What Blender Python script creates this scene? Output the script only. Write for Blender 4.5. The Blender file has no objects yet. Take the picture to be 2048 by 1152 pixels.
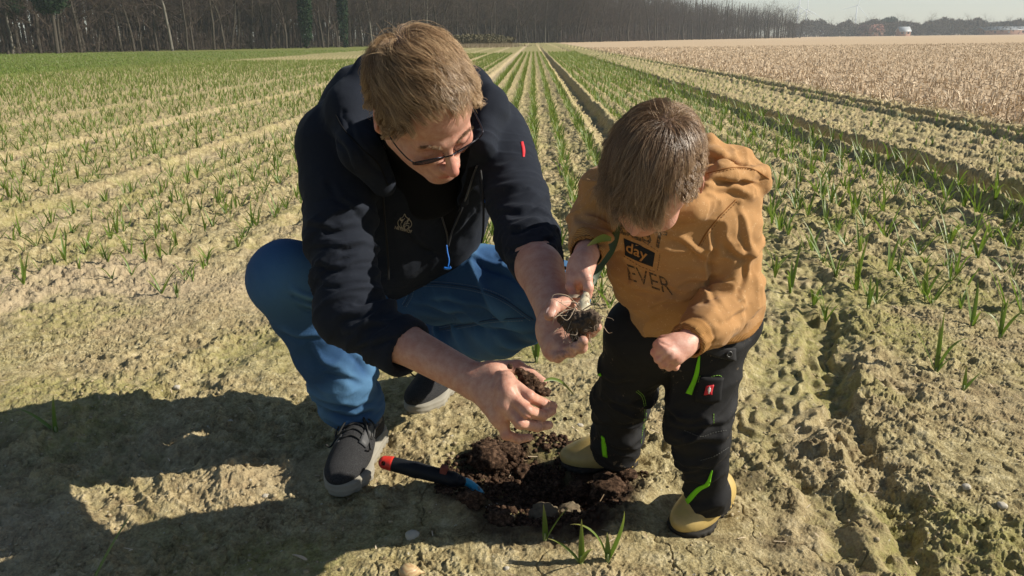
import bpy, math, random
import numpy as np
from mathutils import Vector, Matrix
from mathutils.bvhtree import BVHTree
R = math.radians
rng = np.random.default_rng(7)
random.seed(7)
scene = bpy.context.scene
# ------------------------------------------------------------ camera
PITCH, ROLL, FPX, CAMH = R(17.22), R(0.67), 1607.0, 1.0
f0 = Vector((0, math.cos(PITCH), -math.sin(PITCH)))
u0 = Vector((0, math.sin(PITCH), math.cos(PITCH)))
r0 = Vector((1, 0, 0))
cr, sr = math.cos(ROLL), math.sin(ROLL)
CR = r0 * cr - u0 * sr          # image right
CU = u0 * cr + r0 * sr          # image up
CF = f0
cam_d = bpy.data.cameras.new('camera'); cam = bpy.data.objects.new('camera', cam_d)
scene.collection.objects.link(cam)
cam_d.sensor_width = 36; cam_d.lens = 36 * FPX / 2048; cam_d.clip_start = 0.05; cam_d.clip_end = 9000
M = Matrix((CR, CU, -CF)).transposed().to_4x4(); M.translation = Vector((0, 0, CAMH))
cam.matrix_world = M
scene.camera = cam
# ------------------------------------------------------------ light
SUN_EL, SUN_AZ = R(33), R(-2)      # azimuth from +X towards +Y
sun_dir = Vector((math.cos(SUN_EL) * math.cos(SUN_AZ), math.cos(SUN_EL) * math.sin(SUN_AZ), math.sin(SUN_EL)))
w = bpy.data.worlds.new("World"); scene.world = w; w.use_nodes = True
nt = w.node_tree; bg = nt.nodes['Background']
sky = nt.nodes.new('ShaderNodeTexSky'); sky.sky_type = 'NISHITA'; sky.sun_disc = False
sky.sun_elevation = SUN_EL; sky.sun_rotation = math.pi / 2 - SUN_AZ
sky.air_density = 1.0; sky.dust_density = 0.3; sky.ozone_density = 1.0
nt.links.new(sky.outputs[0], bg.inputs[0]); bg.inputs[1].default_value = 0.05
sd = bpy.data.lights.new('sun', 'SUN'); sd.energy = 5.0; sd.angle = R(0.5); sd.color = (1.0, 0.93, 0.80)
so = bpy.data.objects.new('sun', sd); scene.collection.objects.link(so)
so.rotation_euler = sun_dir.to_track_quat('Z', 'Y').to_euler()
vs = scene.view_settings
scene.display_settings.display_device = 'sRGB'
vs.view_transform = 'Standard'; vs.look = 'None'; vs.exposure = 0.62; vs.gamma = 1.0
scene.cycles.max_bounces = 6; scene.cycles.volume_bounces = 1
scene.cycles.use_denoising = True
# ------------------------------------------------------------ helpers
def P(px, py, d):
    "a point of the place measured from the photograph: pixel + distance along the view axis"
    return np.array(Vector((0, 0, CAMH)) + CF * d + CR * ((px - 1024) / FPX * d) - CU * ((py - 576) / FPX * d))
def G(px, py, z=0.0):
    dr = CF + CR * ((px - 1024) / FPX) - CU * ((py - 576) / FPX)
    t = (z - CAMH) / dr.z
    return np.array(Vector((0, 0, CAMH)) + dr * t)
def dep(p):
    return float((Vector(p) - Vector((0, 0, CAMH))).dot(CF))
def nrm(a):
    a = np.asarray(a, float); return a / (np.linalg.norm(a, axis=-1, keepdims=True) + 1e-12)
def _h(ix, iy, iz, s):
    n = (ix.astype(np.int64) * 374761393 + iy.astype(np.int64) * 668265263 + iz.astype(np.int64) * 2147483647 + s * 1274126177) & 0xffffffff
    n = ((n ^ (n >> 13)) * 1274126177) & 0xffffffff
    n = ((n ^ (n >> 16)) * 2246822519) & 0xffffffff
    return ((n ^ (n >> 15)) & 0xffffff) / float(0xffffff)
def vn3(p, s=0):
    "value noise 0..1"
    p = np.asarray(p); i = np.floor(p).astype(np.int64); f = p - i; f = f * f * f * (f * (f * 6 - 15) + 10)
    x, y, z = i[:, 0], i[:, 1], i[:, 2]; fx, fy, fz = f[:, 0], f[:, 1], f[:, 2]
    o = 0
    for a in (0, 1):
        for b in (0, 1):
            for c in (0, 1):
                o = o + _h(x + a, y + b, z + c, s) * (fx if a else 1 - fx) * (fy if b else 1 - fy) * (fz if c else 1 - fz)
    return o
def vn2(x, y, s=0):
    i = np.floor(x).astype(np.int64); j = np.floor(y).astype(np.int64); fx = x - i; fy = y - j
    fx = fx * fx * (3 - 2 * fx); fy = fy * fy * (3 - 2 * fy); z = np.zeros_like(i)
    return ((_h(i, j, z, s) * (1 - fx) + _h(i + 1, j, z, s) * fx) * (1 - fy)
            + (_h(i, j + 1, z, s) * (1 - fx) + _h(i + 1, j + 1, z, s) * fx) * fy)
def fbm2(x, y, o=4, s=0):
    a, t, n = .5, 0, 0
    for k in range(o):
        t = t + a * vn2(x, y, s + k * 17); n += a; a *= .5; x, y = (x * .8 - y * .6) * 2.1 + 3.1, (x * .6 + y * .8) * 2.1 + 1.7
    return t / n
def fbm3(p, o=3, s=0):
    a, t, n = .5, 0, 0
    for k in range(o):
        t = t + a * vn3(p, s + 31 * k); n += a; a *= .5; p = p * 2.07 + 5.3
    return t / n
def sstep(a, b, x):
    t = np.clip((x - a) / (b - a), 0, 1); return t * t * (3 - 2 * t)
C = scene.collection
def mesh_obj(name, V, F, mat, parent=None, smooth=True, attrs=None, uv=None):
    me = bpy.data.meshes.new(name)
    V = np.asarray(V, np.float32)
    if isinstance(F, np.ndarray):
        nf, k = F.shape; li = F.astype(np.int32).ravel(); ls = np.arange(nf, dtype=np.int32) * k
    else:
        ln = np.array([len(f) for f in F], np.int32); li = np.array([i for f in F for i in f], np.int32)
        ls = np.concatenate([[0], np.cumsum(ln)[:-1]]).astype(np.int32); nf = len(F)
    me.vertices.add(len(V)); me.vertices.foreach_set('co', V.ravel())
    me.loops.add(len(li)); me.loops.foreach_set('vertex_index', li)
    me.polygons.add(nf); me.polygons.foreach_set('loop_start', ls)
    me.update(calc_edges=True); me.validate()
    if smooth: me.polygons.foreach_set('use_smooth', np.ones(len(me.polygons), bool))
    for k, a in (attrs or {}).items():
        at = me.attributes.new(k, 'FLOAT', 'POINT'); at.data.foreach_set('value', np.asarray(a, np.float32))
    if mat: me.materials.append(mat)
    o = bpy.data.objects.new(name, me); C.objects.link(o)
    if parent is not None:
        o.parent = parent
        if not parent.get('_local'):
            t = Vector((0, 0, 0)); q = parent
            while q is not None: t += q.location; q = q.parent
            o.location = -t
    return o
def tag(o, label=None, cat=None, group=None, kind=None):
    if label: o['label'] = label
    if cat: o['category'] = cat
    if group: o['group'] = group
    if kind: o['kind'] = kind
    return o
def empty(name, loc, label, cat, group=None):
    o = bpy.data.objects.new(name, None); C.objects.link(o); o.location = Vector(loc); o.empty_display_size = .1
    return tag(o, label, cat, group)
def merge(parts):
    Vs, Fs, n = [], [], 0
    for V, F in parts:
        Vs.append(np.asarray(V)); Fs += [tuple(i + n for i in f) for f in (F.tolist() if isinstance(F, np.ndarray) else F)]; n += len(V)
    return np.concatenate(Vs), Fs
def tube(pts, r, n=8, flat=None):
    pts = np.asarray(pts, float); m = len(pts)
    r = np.full(m, r) if np.isscalar(r) else np.asarray(r, float)
    T = nrm(np.gradient(pts, axis=0)); u = np.cross(T[0], [0.3, 0.2, 1]); u = u / np.linalg.norm(u); V = []
    for i in range(m):
        u = u - T[i] * np.dot(u, T[i]); u /= np.linalg.norm(u) + 1e-12; v = np.cross(T[i], u)
        for k in range(n):
            a = 2 * math.pi * k / n; V.append(pts[i] + r[i] * (math.cos(a) * u + math.sin(a) * v))
    F = [(i * n + k, i * n + (k + 1) % n, (i + 1) * n + (k + 1) % n, (i + 1) * n + k) for i in range(m - 1) for k in range(n)]
    F += [tuple(range(n))[::-1], tuple((m - 1) * n + k for k in range(n))]
    return np.array(V), F
def spline(pts, n=8):
    p = np.asarray(pts, float); p = np.vstack([2 * p[0] - p[1], p, 2 * p[-1] - p[-2]]); out = []
    for i in range(1, len(p) - 2):
        for t in np.linspace(0, 1, n, endpoint=False):
            a, b, c, d = p[i - 1], p[i], p[i + 1], p[i + 2]
            out.append(.5 * ((2 * b) + (-a + c) * t + (2 * a - 5 * b + 4 * c - d) * t * t + (-a + 3 * b - 3 * c + d) * t ** 3))
    out.append(p[-2]); return np.array(out)
# ------------------------------------------------------------ signed distance modelling
def smin(a, b, k):
    if k <= 0: return np.minimum(a, b)
    h = np.maximum(k - np.abs(a - b), 0) / k
    return np.minimum(a, b) - h * h * k * .25
def frame(fwd, up):
    "rows = local x,y,z in world; y = -fwd, z ~ up"
    y = -nrm(fwd); z = nrm(np.asarray(up) - y * np.dot(up, y)); x = np.cross(y, z); return np.array([x, y, z])
class Sdf:
    def __init__(s): s.pr = []
    def _a(s, fn, c, r, k, op): s.pr.append((fn, np.asarray(c, float), r, k, op)); return s
    def cap(s, a, b, ra, rb=None, k=.01, op=0):
        a = np.asarray(a, float); b = np.asarray(b, float); rb = ra if rb is None else rb
        d = b - a; L2 = max(d @ d, 1e-12)
        def fn(p):
            q = p - a; t = np.clip(q @ d / L2, 0, 1)
            return np.sqrt(((q - t[:, None] * d) ** 2).sum(1)) - (ra + (rb - ra) * t)
        return s._a(fn, (a + b) / 2, math.sqrt(L2) / 2 + max(ra, rb), k, op)
    def chain(s, pts, rs, k=.01):
        for i in range(len(pts) - 1): s.cap(pts[i], pts[i + 1], rs[i], rs[i + 1], k if i == 0 else min(k, .006))
        return s
    def ell(s, c, rad, rot=None, k=.01, op=0):
        c = np.asarray(c, float); rad = np.asarray(rad, float); rot = np.eye(3) if rot is None else rot
        def fn(p):
            q = (p - c) @ rot.T; k0 = np.sqrt(((q / rad) ** 2).sum(1)); k1 = np.sqrt(((q / rad ** 2) ** 2).sum(1)) + 1e-9
            return np.where(k0 < 1e-3, -rad.min(), k0 * (k0 - 1) / k1)
        return s._a(fn, c, rad.max(), k, op)
    def box(s, c, half, rot=None, rd=.01, k=.01, op=0):
        c = np.asarray(c, float); half = np.asarray(half, float) - rd; rot = np.eye(3) if rot is None else rot
        def fn(p):
            q = np.abs((p - c) @ rot.T) - half
            return np.sqrt((np.maximum(q, 0) ** 2).sum(1)) + np.minimum(q.max(1), 0) - rd
        return s._a(fn, c, np.linalg.norm(half) + rd, k, op)
    def prism(s, O, rot, discs, z0, z1, rd=.004, k=.01, op=0, k2=.03):
        "flat outline (smooth union of tapered 2D bars x0,y0,r0,x1,y1,r1), extruded z0..z1"
        O = np.asarray(O, float)
        def fn(p):
            q = (p - O) @ rot.T; D = np.full(len(p), 1.0)
            for x0, y0, r0, x1, y1, r1 in discs:
                dx, dy = x1 - x0, y1 - y0; L2 = dx * dx + dy * dy + 1e-12; t = np.clip(((q[:, 0] - x0) * dx + (q[:, 1] - y0) * dy) / L2, 0, 1)
                D = smin(D, np.hypot(q[:, 0] - x0 - t * dx, q[:, 1] - y0 - t * dy) - (r0 + (r1 - r0) * t), k2)
            a = D + rd; b = np.abs(q[:, 2] - (z0 + z1) / 2) - (z1 - z0) / 2 + rd
            return np.sqrt(np.maximum(a, 0) ** 2 + np.maximum(b, 0) ** 2) + np.minimum(np.maximum(a, b), 0) - rd
        xs = [d[0] for d in discs] + [d[3] for d in discs]; cx = (min(xs) + max(xs)) / 2
        return s._a(fn, O + np.array([cx, 0, (z0 + z1) / 2]) @ rot, (max(xs) - min(xs)) / 2 + .08, k, op)
    def sub_sdf(s, other, O, rot, k=.01, op=0, rad=.2, sc=1.0):
        O = np.asarray(O, float)
        return s._a(lambda p: other.ev(((p - O) @ rot.T) / sc) * sc, O, rad, k, op)
    def ev(s, p):
        D = np.full(len(p), 1.0)
        for fn, c, r, k, op in s.pr:
            v = fn(p)
            if op == 0: D = smin(D, v, k)
            elif op == 1: D = -smin(-D, v, k)
        return D
    def grad(s, p, e=.0008):
        g = np.stack([s.ev(p + np.eye(3)[i] * e) - s.ev(p - np.eye(3)[i] * e) for i in range(3)], 1); return nrm(g)
def mesh_sdf(S, vox, lo=None, hi=None, cut=None):
    cs = np.array([c for _, c, _, _, op in S.pr if op == 0]); rs = np.array([r for _, _, r, _, op in S.pr if op == 0])
    lo = (cs - rs[:, None]).min(0) - .02 if lo is None else np.asarray(lo); hi = (cs + rs[:, None]).max(0) + .02 if hi is None else np.asarray(hi)
    B = 8; bs = B * vox; nb = np.ceil((hi - lo) / bs).astype(int)
    bi = np.stack(np.meshgrid(*[np.arange(n) for n in nb], indexing='ij'), -1).reshape(-1, 3)
    cen = lo + (bi + .5) * bs; hd = bs * .87
    def ev_blocks(cc, pts):      # pts (nb,m,3)
        n, m = pts.shape[:2]; D = np.full((n, m), 1.0)
        for fn, c, r, k, op in S.pr:
            q = np.sqrt(((cc - c) ** 2).sum(1)) < r + hd + k + .02
            if not q.any(): continue
            v = fn(pts[q].reshape(-1, 3)).reshape(-1, m)
            D[q] = smin(D[q], v, k) if op == 0 else -smin(-D[q], v, k)
        return D
    keep = np.zeros(len(cen), bool)
    for i in range(0, len(cen), 20000):
        c = cen[i:i + 20000]; keep[i:i + 20000] = np.abs(ev_blocks(c, c[:, None, :])[:, 0]) < hd * 1.35 + .004
    bi = bi[keep]; cen = cen[keep]
    off = np.stack(np.meshgrid(*[np.arange(B + 1)] * 3, indexing='ij'), -1).reshape(-1, 3)
    N = nb * B + 2; keys, verts, quads = [], [], []
    key = lambda a: (a[..., 0].astype(np.int64) * N[1] + a[..., 1]) * N[2] + a[..., 2]
    for i in range(0, len(bi), 1500):
        b = bi[i:i + 1500]; gi = b[:, None, :] * B + off[None]
        D = ev_blocks(cen[i:i + 1500], lo + gi * vox)
        if cut is not None:
            pts = (lo + gi * vox).reshape(-1, 3); D = np.maximum(D, cut(pts).reshape(D.shape))
        D = D.reshape(-1, B + 1, B + 1, B + 1); ins = D < 0
        cnt = sum(ins[:, a:a + B, bb:bb + B, c:c + B].astype(int) for a in (0, 1) for bb in (0, 1) for c in (0, 1))
        q = np.argwhere((cnt > 0) & (cnt < 8))
        if len(q) == 0: continue
        n, x, y, z = q.T
        acc = np.zeros((len(q), 3)); wt = np.zeros(len(q))
        cor = [(a, bb, c) for a in (0, 1) for bb in (0, 1) for c in (0, 1)]
        for A in cor:
            for ax in range(3):
                if A[ax]: continue
                Bc = list(A); Bc[ax] = 1
                d0 = D[n, x + A[0], y + A[1], z + A[2]]; d1 = D[n, x + Bc[0], y + Bc[1], z + Bc[2]]
                m = (d0 < 0) != (d1 < 0); t = np.where(m, d0 / np.where(m, d0 - d1, 1), 0)
                pp = np.tile(np.array(A, float), (len(q), 1)); pp[:, ax] = t
                acc += pp * m[:, None]; wt += m
        cell = b[n] * B + np.stack([x, y, z], 1)
        keys.append(key(cell)); verts.append(lo + (cell + acc / wt[:, None]) * vox)
        for ax in range(3):
            e = [slice(None)] + [slice(0, B)] * 3; e2 = list(e); e2[ax + 1] = slice(1, B + 1)
            s0 = ins[tuple(e)]; s1 = ins[tuple(e2)]; q2 = np.argwhere(s0 != s1)
            if len(q2) == 0: continue
            g = b[q2[:, 0]] * B + q2[:, 1:]; u, v = (ax + 1) % 3, (ax + 2) % 3
            eu = np.zeros(3, int); eu[u] = 1; evv = np.zeros(3, int); evv[v] = 1
            K = np.stack([key(g), key(g - eu), key(g - eu - evv), key(g - evv)], 1)
            fl = s0[q2[:, 0], q2[:, 1], q2[:, 2], q2[:, 3]]
            K[~fl] = K[~fl][:, ::-1]
            quads.append(K[(g[:, u] > 0) & (g[:, v] > 0)])
    K = np.concatenate(keys); V = np.concatenate(verts); Q = np.concatenate(quads)
    o = np.argsort(K); K = K[o]; V = V[o]
    ix = np.searchsorted(K, Q); ix = np.clip(ix, 0, len(K) - 1); ok = (K[ix] == Q).all(1)
    return V, ix[ok]
def vnormals(V, F):
    n = np.cross(V[F[:, 2]] - V[F[:, 0]], V[F[:, 3]] - V[F[:, 1]]) if F.shape[1] == 4 else np.cross(V[F[:, 1]] - V[F[:, 0]], V[F[:, 2]] - V[F[:, 0]])
    N = np.zeros_like(V)
    for k in range(F.shape[1]):
        for a in range(3): N[:, a] += np.bincount(F[:, k], n[:, a], len(V))
    return nrm(N)
def relax(V, F, it=1, lam=.5):
    for _ in range(it):
        S = np.zeros_like(V); c = np.zeros(len(V)); k = F.shape[1]
        for j in range(k):
            a, b = F[:, j], F[:, (j + 1) % k]
            for ax in range(3):
                S[:, ax] += np.bincount(a, V[b, ax], len(V)) + np.bincount(b, V[a, ax], len(V))
            c += np.bincount(a, minlength=len(V)) + np.bincount(b, minlength=len(V))
        V = V + lam * (S / np.maximum(c, 1)[:, None] - V)
    return V
def folds(V, a, b, rad, amp, freq, seed=0, low=6., skew=0., rng_t=(0, 1), sharp=1.5):
    "cloth folds running round a limb a->b; returns displacement along the normal"
    a = np.asarray(a); b = np.asarray(b); L = np.linalg.norm(b - a); t = (b - a) / L
    q = V - a; s = q @ t; pr = q - s[:, None] * t; rr = np.sqrt((pr ** 2).sum(1))
    w = sstep(rng_t[0] * L - .05, rng_t[0] * L + .03, s) * (1 - sstep(rng_t[1] * L - .03, rng_t[1] * L + .05, s)) * (1 - sstep(rad * 1.1, rad * 1.6, rr))
    u = nrm(np.cross(t, [.3, .9, .2])); v = np.cross(t, u); cu, cv = pr @ u, pr @ v
    x = np.stack([(s + skew * cu + .35 * (vn3(V * 9, seed + 5) - .5) * .12) * freq, cu * low, cv * low], 1)
    n = vn3(x, seed); n2 = vn3(x * np.array([1.9, 1.3, 1.3]) + 7, seed + 3)
    r = 1 - np.abs(2 * n - 1); r2 = 1 - np.abs(2 * n2 - 1)
    return amp * w * ((r ** sharp - .45) + .4 * (r2 ** sharp - .45))
def bvh_of(V, F):
    return BVHTree.FromPolygons([tuple(v) for v in V.tolist()], [tuple(f) for f in (F.tolist() if isinstance(F, np.ndarray) else F)])
CAMP = Vector((0, 0, CAMH))
def ray(px, py, bvh):
    dr = (CF + CR * ((px - 1024) / FPX) - CU * ((py - 576) / FPX)).normalized()
    h = bvh.ray_cast(CAMP, dr)
    if h[0] is None: return None, None
    n = h[1]
    if n.dot(dr) > 0: n = -n
    return np.array(h[0]), np.array(n)
def to_px(V):
    q = np.asarray(V) - np.array([0, 0, CAMH]); d = q @ np.array(CF); return 1024 + FPX * (q @ np.array(CR)) / d, 576 - FPX * (q @ np.array(CU)) / d
def creases(V, N, lines, amp=.004, w=8.):
    "sharp folds in cloth along measured lines, on the side that was measured; a hollow follows each ridge"
    px, py = to_px(V); face = (N * nrm(np.array(CAMP) - V)).sum(1); D = np.zeros(len(V))
    for k, L in enumerate(lines):
        a_ = amp * (L[0] if isinstance(L[0], float) else 1.); pts = spline(np.array(L[1:] if isinstance(L[0], float) else L, float), 4)
        x0, y0 = pts.min(0) - 4 * w; x1, y1 = pts.max(0) + 4 * w; m = np.where((px > x0) & (px < x1) & (py > y0) & (py < y1) & (face > .02))[0]
        if len(m) == 0: continue
        wb = min(3., .35 * w); qx, qy = px[m] + wb * np.sin(py[m] * .11 + k), py[m] + wb * np.sin(px[m] * .09 + k); best = np.full(len(m), 1e9); sd = np.zeros(len(m)); tt = np.zeros(len(m)); n = len(pts) - 1
        for i in range(n):
            a, b = pts[i], pts[i + 1]; d = b - a; t = np.clip(((qx - a[0]) * d[0] + (qy - a[1]) * d[1]) / (d @ d + 1e-9), 0, 1); ex, ey = qx - a[0] - t * d[0], qy - a[1] - t * d[1]; r = np.hypot(ex, ey); u = r < best
            best[u] = r[u]; sd[u] = (np.sign(d[0] * ey - d[1] * ex) * r)[u]; tt[u] = ((i + t) / n)[u]
        env = np.sin(np.pi * np.clip(tt, .03, .97)) ** .5
        D[m] += a_ * env * (np.exp(-(sd / w) ** 2) - (.8 if amp > 0 else 0) * np.exp(-((sd - 1.5 * w) / (.8 * w)) ** 2)) * sstep(0, .25, face[m]) * (best < 3.2 * w)
    return D
def surf_line(pts, bvh, off=.001, n=8):
    out = []
    for x, y in spline(np.array(pts, float), n):
        p, nn = ray(x, y, bvh)
        if p is not None: out.append(p + nn * off)
    out = np.array(out)
    if len(out) > 4:      # drop depth jumps
        for _ in range(2):
            out[1:-1] = .25 * out[:-2] + .5 * out[1:-1] + .25 * out[2:]
    return out
def patch(A, B, bvh, off=.0015, n=10, m=5, th=.0015):
    "cloth patch between two measured edges laid on a surface, with thickness"
    A = spline(np.array(A, float), 6); B = spline(np.array(B, float), 6)
    ia = np.linspace(0, len(A) - 1, n); ib = np.linspace(0, len(B) - 1, n)
    g = lambda X, i: np.array([np.interp(i, range(len(X)), X[:, 0]), np.interp(i, range(len(X)), X[:, 1])]).T
    a, b = g(A, ia), g(B, ib); V = []; last = None
    for i in range(n):
        for j in range(m):
            q = a[i] + (b[i] - a[i]) * j / (m - 1); p, nn = ray(q[0], q[1], bvh)
            if p is None: p, nn = last if last is not None else (P(q[0], q[1], 1.5), np.array(-CF))
            last = (p, nn); V.append(p + nn * (off + th))
    V = np.array(V); N = n * m
    F = [(i * m + j, i * m + j + 1, (i + 1) * m + j + 1, (i + 1) * m + j) for i in range(n - 1) for j in range(m - 1)]
    Nn = vnormals(V, np.array(F)); view = nrm(np.array(CAMP) - V)
    s = np.sign((Nn * view).sum(1).mean()); V2 = V - s * Nn * (th + off * .8)
    F2 = [tuple(N + k for k in f[::-1]) for f in F]
    rim = [i * m for i in range(n)] + [(n - 1) * m + j for j in range(1, m)] + [i * m + m - 1 for i in range(n - 2, -1, -1)] + [j for j in range(m - 2, 0, -1)]
    F3 = [(rim[k], rim[(k + 1) % len(rim)], rim[(k + 1) % len(rim)] + N, rim[k] + N) for k in range(len(rim))]
    return np.vstack([V, V2]), F + F2 + F3
# ------------------------------------------------------------ material helpers
class Mat:
    def __init__(s, name, col=(.5, .5, .5), rough=.7, spec=.3, **kw):
        s.m = bpy.data.materials.new(name); s.m.use_nodes = True; s.t = s.m.node_tree; s.b = s.t.nodes['Principled BSDF']
        s.b.inputs['Base Color'].default_value = (*col, 1); s.b.inputs['Roughness'].default_value = rough
        s.b.inputs['Specular IOR Level'].default_value = spec
        for k, v in kw.items(): s.b.inputs[k].default_value = v
        s._co = None
    def n(s, typ, **kw):
        x = s.t.nodes.new(typ)
        for k, v in kw.items(): setattr(x, k, v)
        return x
    def link(s, a, b): s.t.links.new(a, b)
    def co(s):
        if s._co is None: s._co = s.n('ShaderNodeTexCoord').outputs['Object']
        return s._co
    def noise(s, scale, detail=3, rough=.5, vec=None, dist=0):
        x = s.n('ShaderNodeTexNoise'); x.inputs['Scale'].default_value = scale; x.inputs['Detail'].default_value = detail
        x.inputs['Roughness'].default_value = rough; x.inputs['Distortion'].default_value = dist
        s.link(vec if vec is not None else s.co(), x.inputs['Vector']); return x.outputs['Fac']
    def ramp(s, f, stops):
        x = s.n('ShaderNodeValToRGB'); e = x.color_ramp.elements
        while len(e) < len(stops): e.new(.5)
        for i, (p, c) in enumerate(stops): e[i].position = p; e[i].color = (*c, 1) if len(c) == 3 else c
        s.link(f, x.inputs[0]); return x.outputs[0]
    def mix(s, f, a, b, mode='MIX'):
        x = s.n('ShaderNodeMix', data_type='RGBA', blend_type=mode)
        for v, i in ((f, 0), (a, 6), (b, 7)):
            if isinstance(v, (int, float)): x.inputs[i].default_value = v
            elif isinstance(v, tuple): x.inputs[i].default_value = (*v, 1)
            else: s.link(v, x.inputs[i])
        return x.outputs[2]
    def math(s, op, a, b=None, c=None):
        x = s.n('ShaderNodeMath', operation=op)
        for i, v in enumerate((a, b, c)):
            if v is None: continue
            if isinstance(v, (int, float)): x.inputs[i].default_value = v
            else: s.link(v, x.inputs[i])
        return x.outputs[0]
    def attr(s, name): return s.n('ShaderNodeAttribute', attribute_name=name).outputs['Fac']
    def color(s, c): s.link(c, s.b.inputs['Base Color']); return s
    def rough(s, c): s.link(c, s.b.inputs['Roughness']); return s
    def bump(s, h, strength=.5, dist=.002):
        x = s.n('ShaderNodeBump'); x.inputs['Strength'].default_value = strength; x.inputs['Distance'].default_value = dist
        s.link(h, x.inputs['Height']); 
        old = s.b.inputs['Normal'].links
        if old: s.link(old[0].from_socket, x.inputs['Normal'])
        s.link(x.outputs[0], s.b.inputs['Normal']); return s
# ============================================================ terrain
DR = math.tan(R(1.64))                       # the rows run slightly to the right
def path_dist(x, y, pts):
    best = np.full(x.shape, 9.0); side = np.full(x.shape, 99.0); arc = np.zeros(x.shape); s0 = 0
    for a, b in zip(pts[:-1], pts[1:]):
        d = b - a; L = math.hypot(*d); t = np.clip(((x - a[0]) * d[0] + (y - a[1]) * d[1]) / L ** 2, 0, 1)
        px, py = x - a[0] - t * d[0], y - a[1] - t * d[1]; r = np.hypot(px, py); m = r < best
        best = np.where(m, r, best); side = np.where(m, np.sign(d[0] * py - d[1] * px) * r, side); arc = np.where(m, s0 + t * L, arc); s0 += L
    return side, arc
g2 = lambda pts: spline([G(*p)[:2] for p in pts], 5)
TR_ARC = g2([(1500, 470), (1570, 530), (1612, 600), (1625, 680), (1600, 760), (1550, 840)])
TR_RUT = g2([(1640, 640), (1660, 740), (1700, 850), (1760, 960), (1830, 1090), (1900, 1250)])
TR_RUT2 = g2([(1480, 860), (1560, 930), (1640, 1020), (1690, 1120)])
TR_L = g2([(190, 860), (260, 940), (330, 1020), (400, 1120), (460, 1220)])
TR_L2 = g2([(0, 620), (180, 560), (420, 500), (600, 440)]); TR_L3 = g2([(-60, 960), (120, 900), (330, 800), (480, 700), (640, 620)])
HOLE = G(1080, 966)[:2]
RUTS = [(-1.08, .15, .025), (.785, .115, .085), (2.97, .13, .155), (4.92, .15, .155), (-2.95, .17, .03), (-4.8, .17, .03), (-6.7, .17, .03), (-8.6, .17, .03)]
def hgt(x, y, fine=True):
    x = np.asarray(x, float); y = np.asarray(y, float); xr = x - DR * y
    far = np.exp(-np.maximum(y - 3, 0) / 40)
    head = 1 - sstep(2.5, 4.2, y + .5 * (vn2(x * .8, y * .8, 3) - .5))      # headland: no rows
    field = sstep(5.6, 5.9, xr)
    h = .05 * (fbm2(x * .5, y * .35, 2, 1) - .5) * far + .035 * (fbm2(x * 2.2, y * 2.2, 3, 2) - .5) * (.4 + .6 * head) * far
    h = h + (1 - head) * (1 - field) * .010 * np.cos(2 * np.pi * xr / .25 + np.pi) * np.exp(-np.maximum(y - 6, 0) / 30) * (xr > -17) * -1
    for c, w_, dp in RUTS:
        dd = (xr - c + .03 * (vn2(y * .6, y * 0, 5) - .5)) / w_
        on = (1 - head * (.98 if c > 0 else .6)) * (1 - .9 * sstep(90, 160, y))
        h = h - on * dp * (np.exp(-(dd ** 4) * 1.2) - .45 * (np.exp(-((np.abs(dd) - 1.5) / .4) ** 2)))
    if not fine: return h
    n1 = fbm2(x * 7, y * 7, 4, 11); rg = 1 - np.abs(2 * fbm2(x * 5 + 3, y * 5, 4, 13) - 1)
    bare = sstep(.35, .62, fbm2(x * 1.6 + 9, y * 1.6, 3, 17))               # cloddy here, smooth crust there
    cl = fbm2(x * 26, y * 26, 4, 19); cl2 = fbm2(x * 70, y * 70, 3, 23)
    bl = sstep(.52, .66, cl)
    h = h + .020 * (n1 - .5) + .008 * (rg ** 3 - .3) * (.3 + .7 * bare) + bl * (.0015 + .0060 * bare) * (.6 + .8 * cl2) + (.0035 + .0035 * bare) * (cl2 - .5)
    ck = np.abs(2 * fbm2(x * 9 + 31, y * 9, 3, 29) - 1); h = h - .006 * np.exp(-(ck / .016) ** 2) * (1 - .5 * bare)
    rowclod = (1 - head) * (1 - field); rc_ = fbm2(x * 15, y * 10, 3, 37); h = h + rowclod * (.5 + .5 * sstep(-.5, .6, xr)) * (.034 * (rc_ - .5) * 2 + .012 * (sstep(.50, .60, fbm2(x * 24, y * 15, 2, 39)) - .4))
    nz = (vn2(x * 22, y * 22, 41) - .5) * .04
    mk = .35 + .65 * sstep(.42, .60, fbm2(x * 5, y * 5, 3, 46)); b1 = 1 - np.abs(2 * vn2(x * 62, y * 62, 47) - 1); b2 = 1 - np.abs(2 * vn2((x * .8 - y * .6) * 135, (x * .6 + y * .8) * 135, 48) - 1); b3 = vn2(x * 250, y * 250, 49)
    pl = fbm2(x * 30 + 5, y * 30, 2, 50); st_ = np.floor(pl * 9) / 9 + sstep(.0, .25, (pl * 9) % 1) / 9        # flaky little terraces
    h = h + mk * (.0072 * (b1 - .5) + .0052 * (b2 - .5) + .0030 * (b3 - .5)) + (.3 + .7 * bare) * .026 * (st_ - .55)
    s, a = path_dist(x, y, TR_ARC); s = s + nz
    m = np.exp(-(s / .14) ** 6); h = h * (1 - .6 * m) - .010 * m + .0065 * m * np.sin(s * 150 + 2 * vn2(a * 9, a * 0, 4)) * (.6 + .4 * np.sin(a * 60)) + .012 * np.exp(-((np.abs(s) - .17) / .03) ** 2) * (.4 + 1.2 * cl)
    s, a = path_dist(x, y, TR_RUT); s = s + nz * 1.6; h = h - .032 * np.exp(-((s + .01) / .05) ** 4) + .014 * np.exp(-((s + .10) / .045) ** 2) * (.5 + cl) + .012 * np.exp(-((s - .12) / .06) ** 2) * cl * 1.6
    s, a = path_dist(x, y, TR_RUT2); s = s + nz * 1.6; h = h - .016 * np.exp(-(s / .04) ** 4) + .010 * np.exp(-((s + .07) / .035) ** 2) * (.5 + cl)
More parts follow.
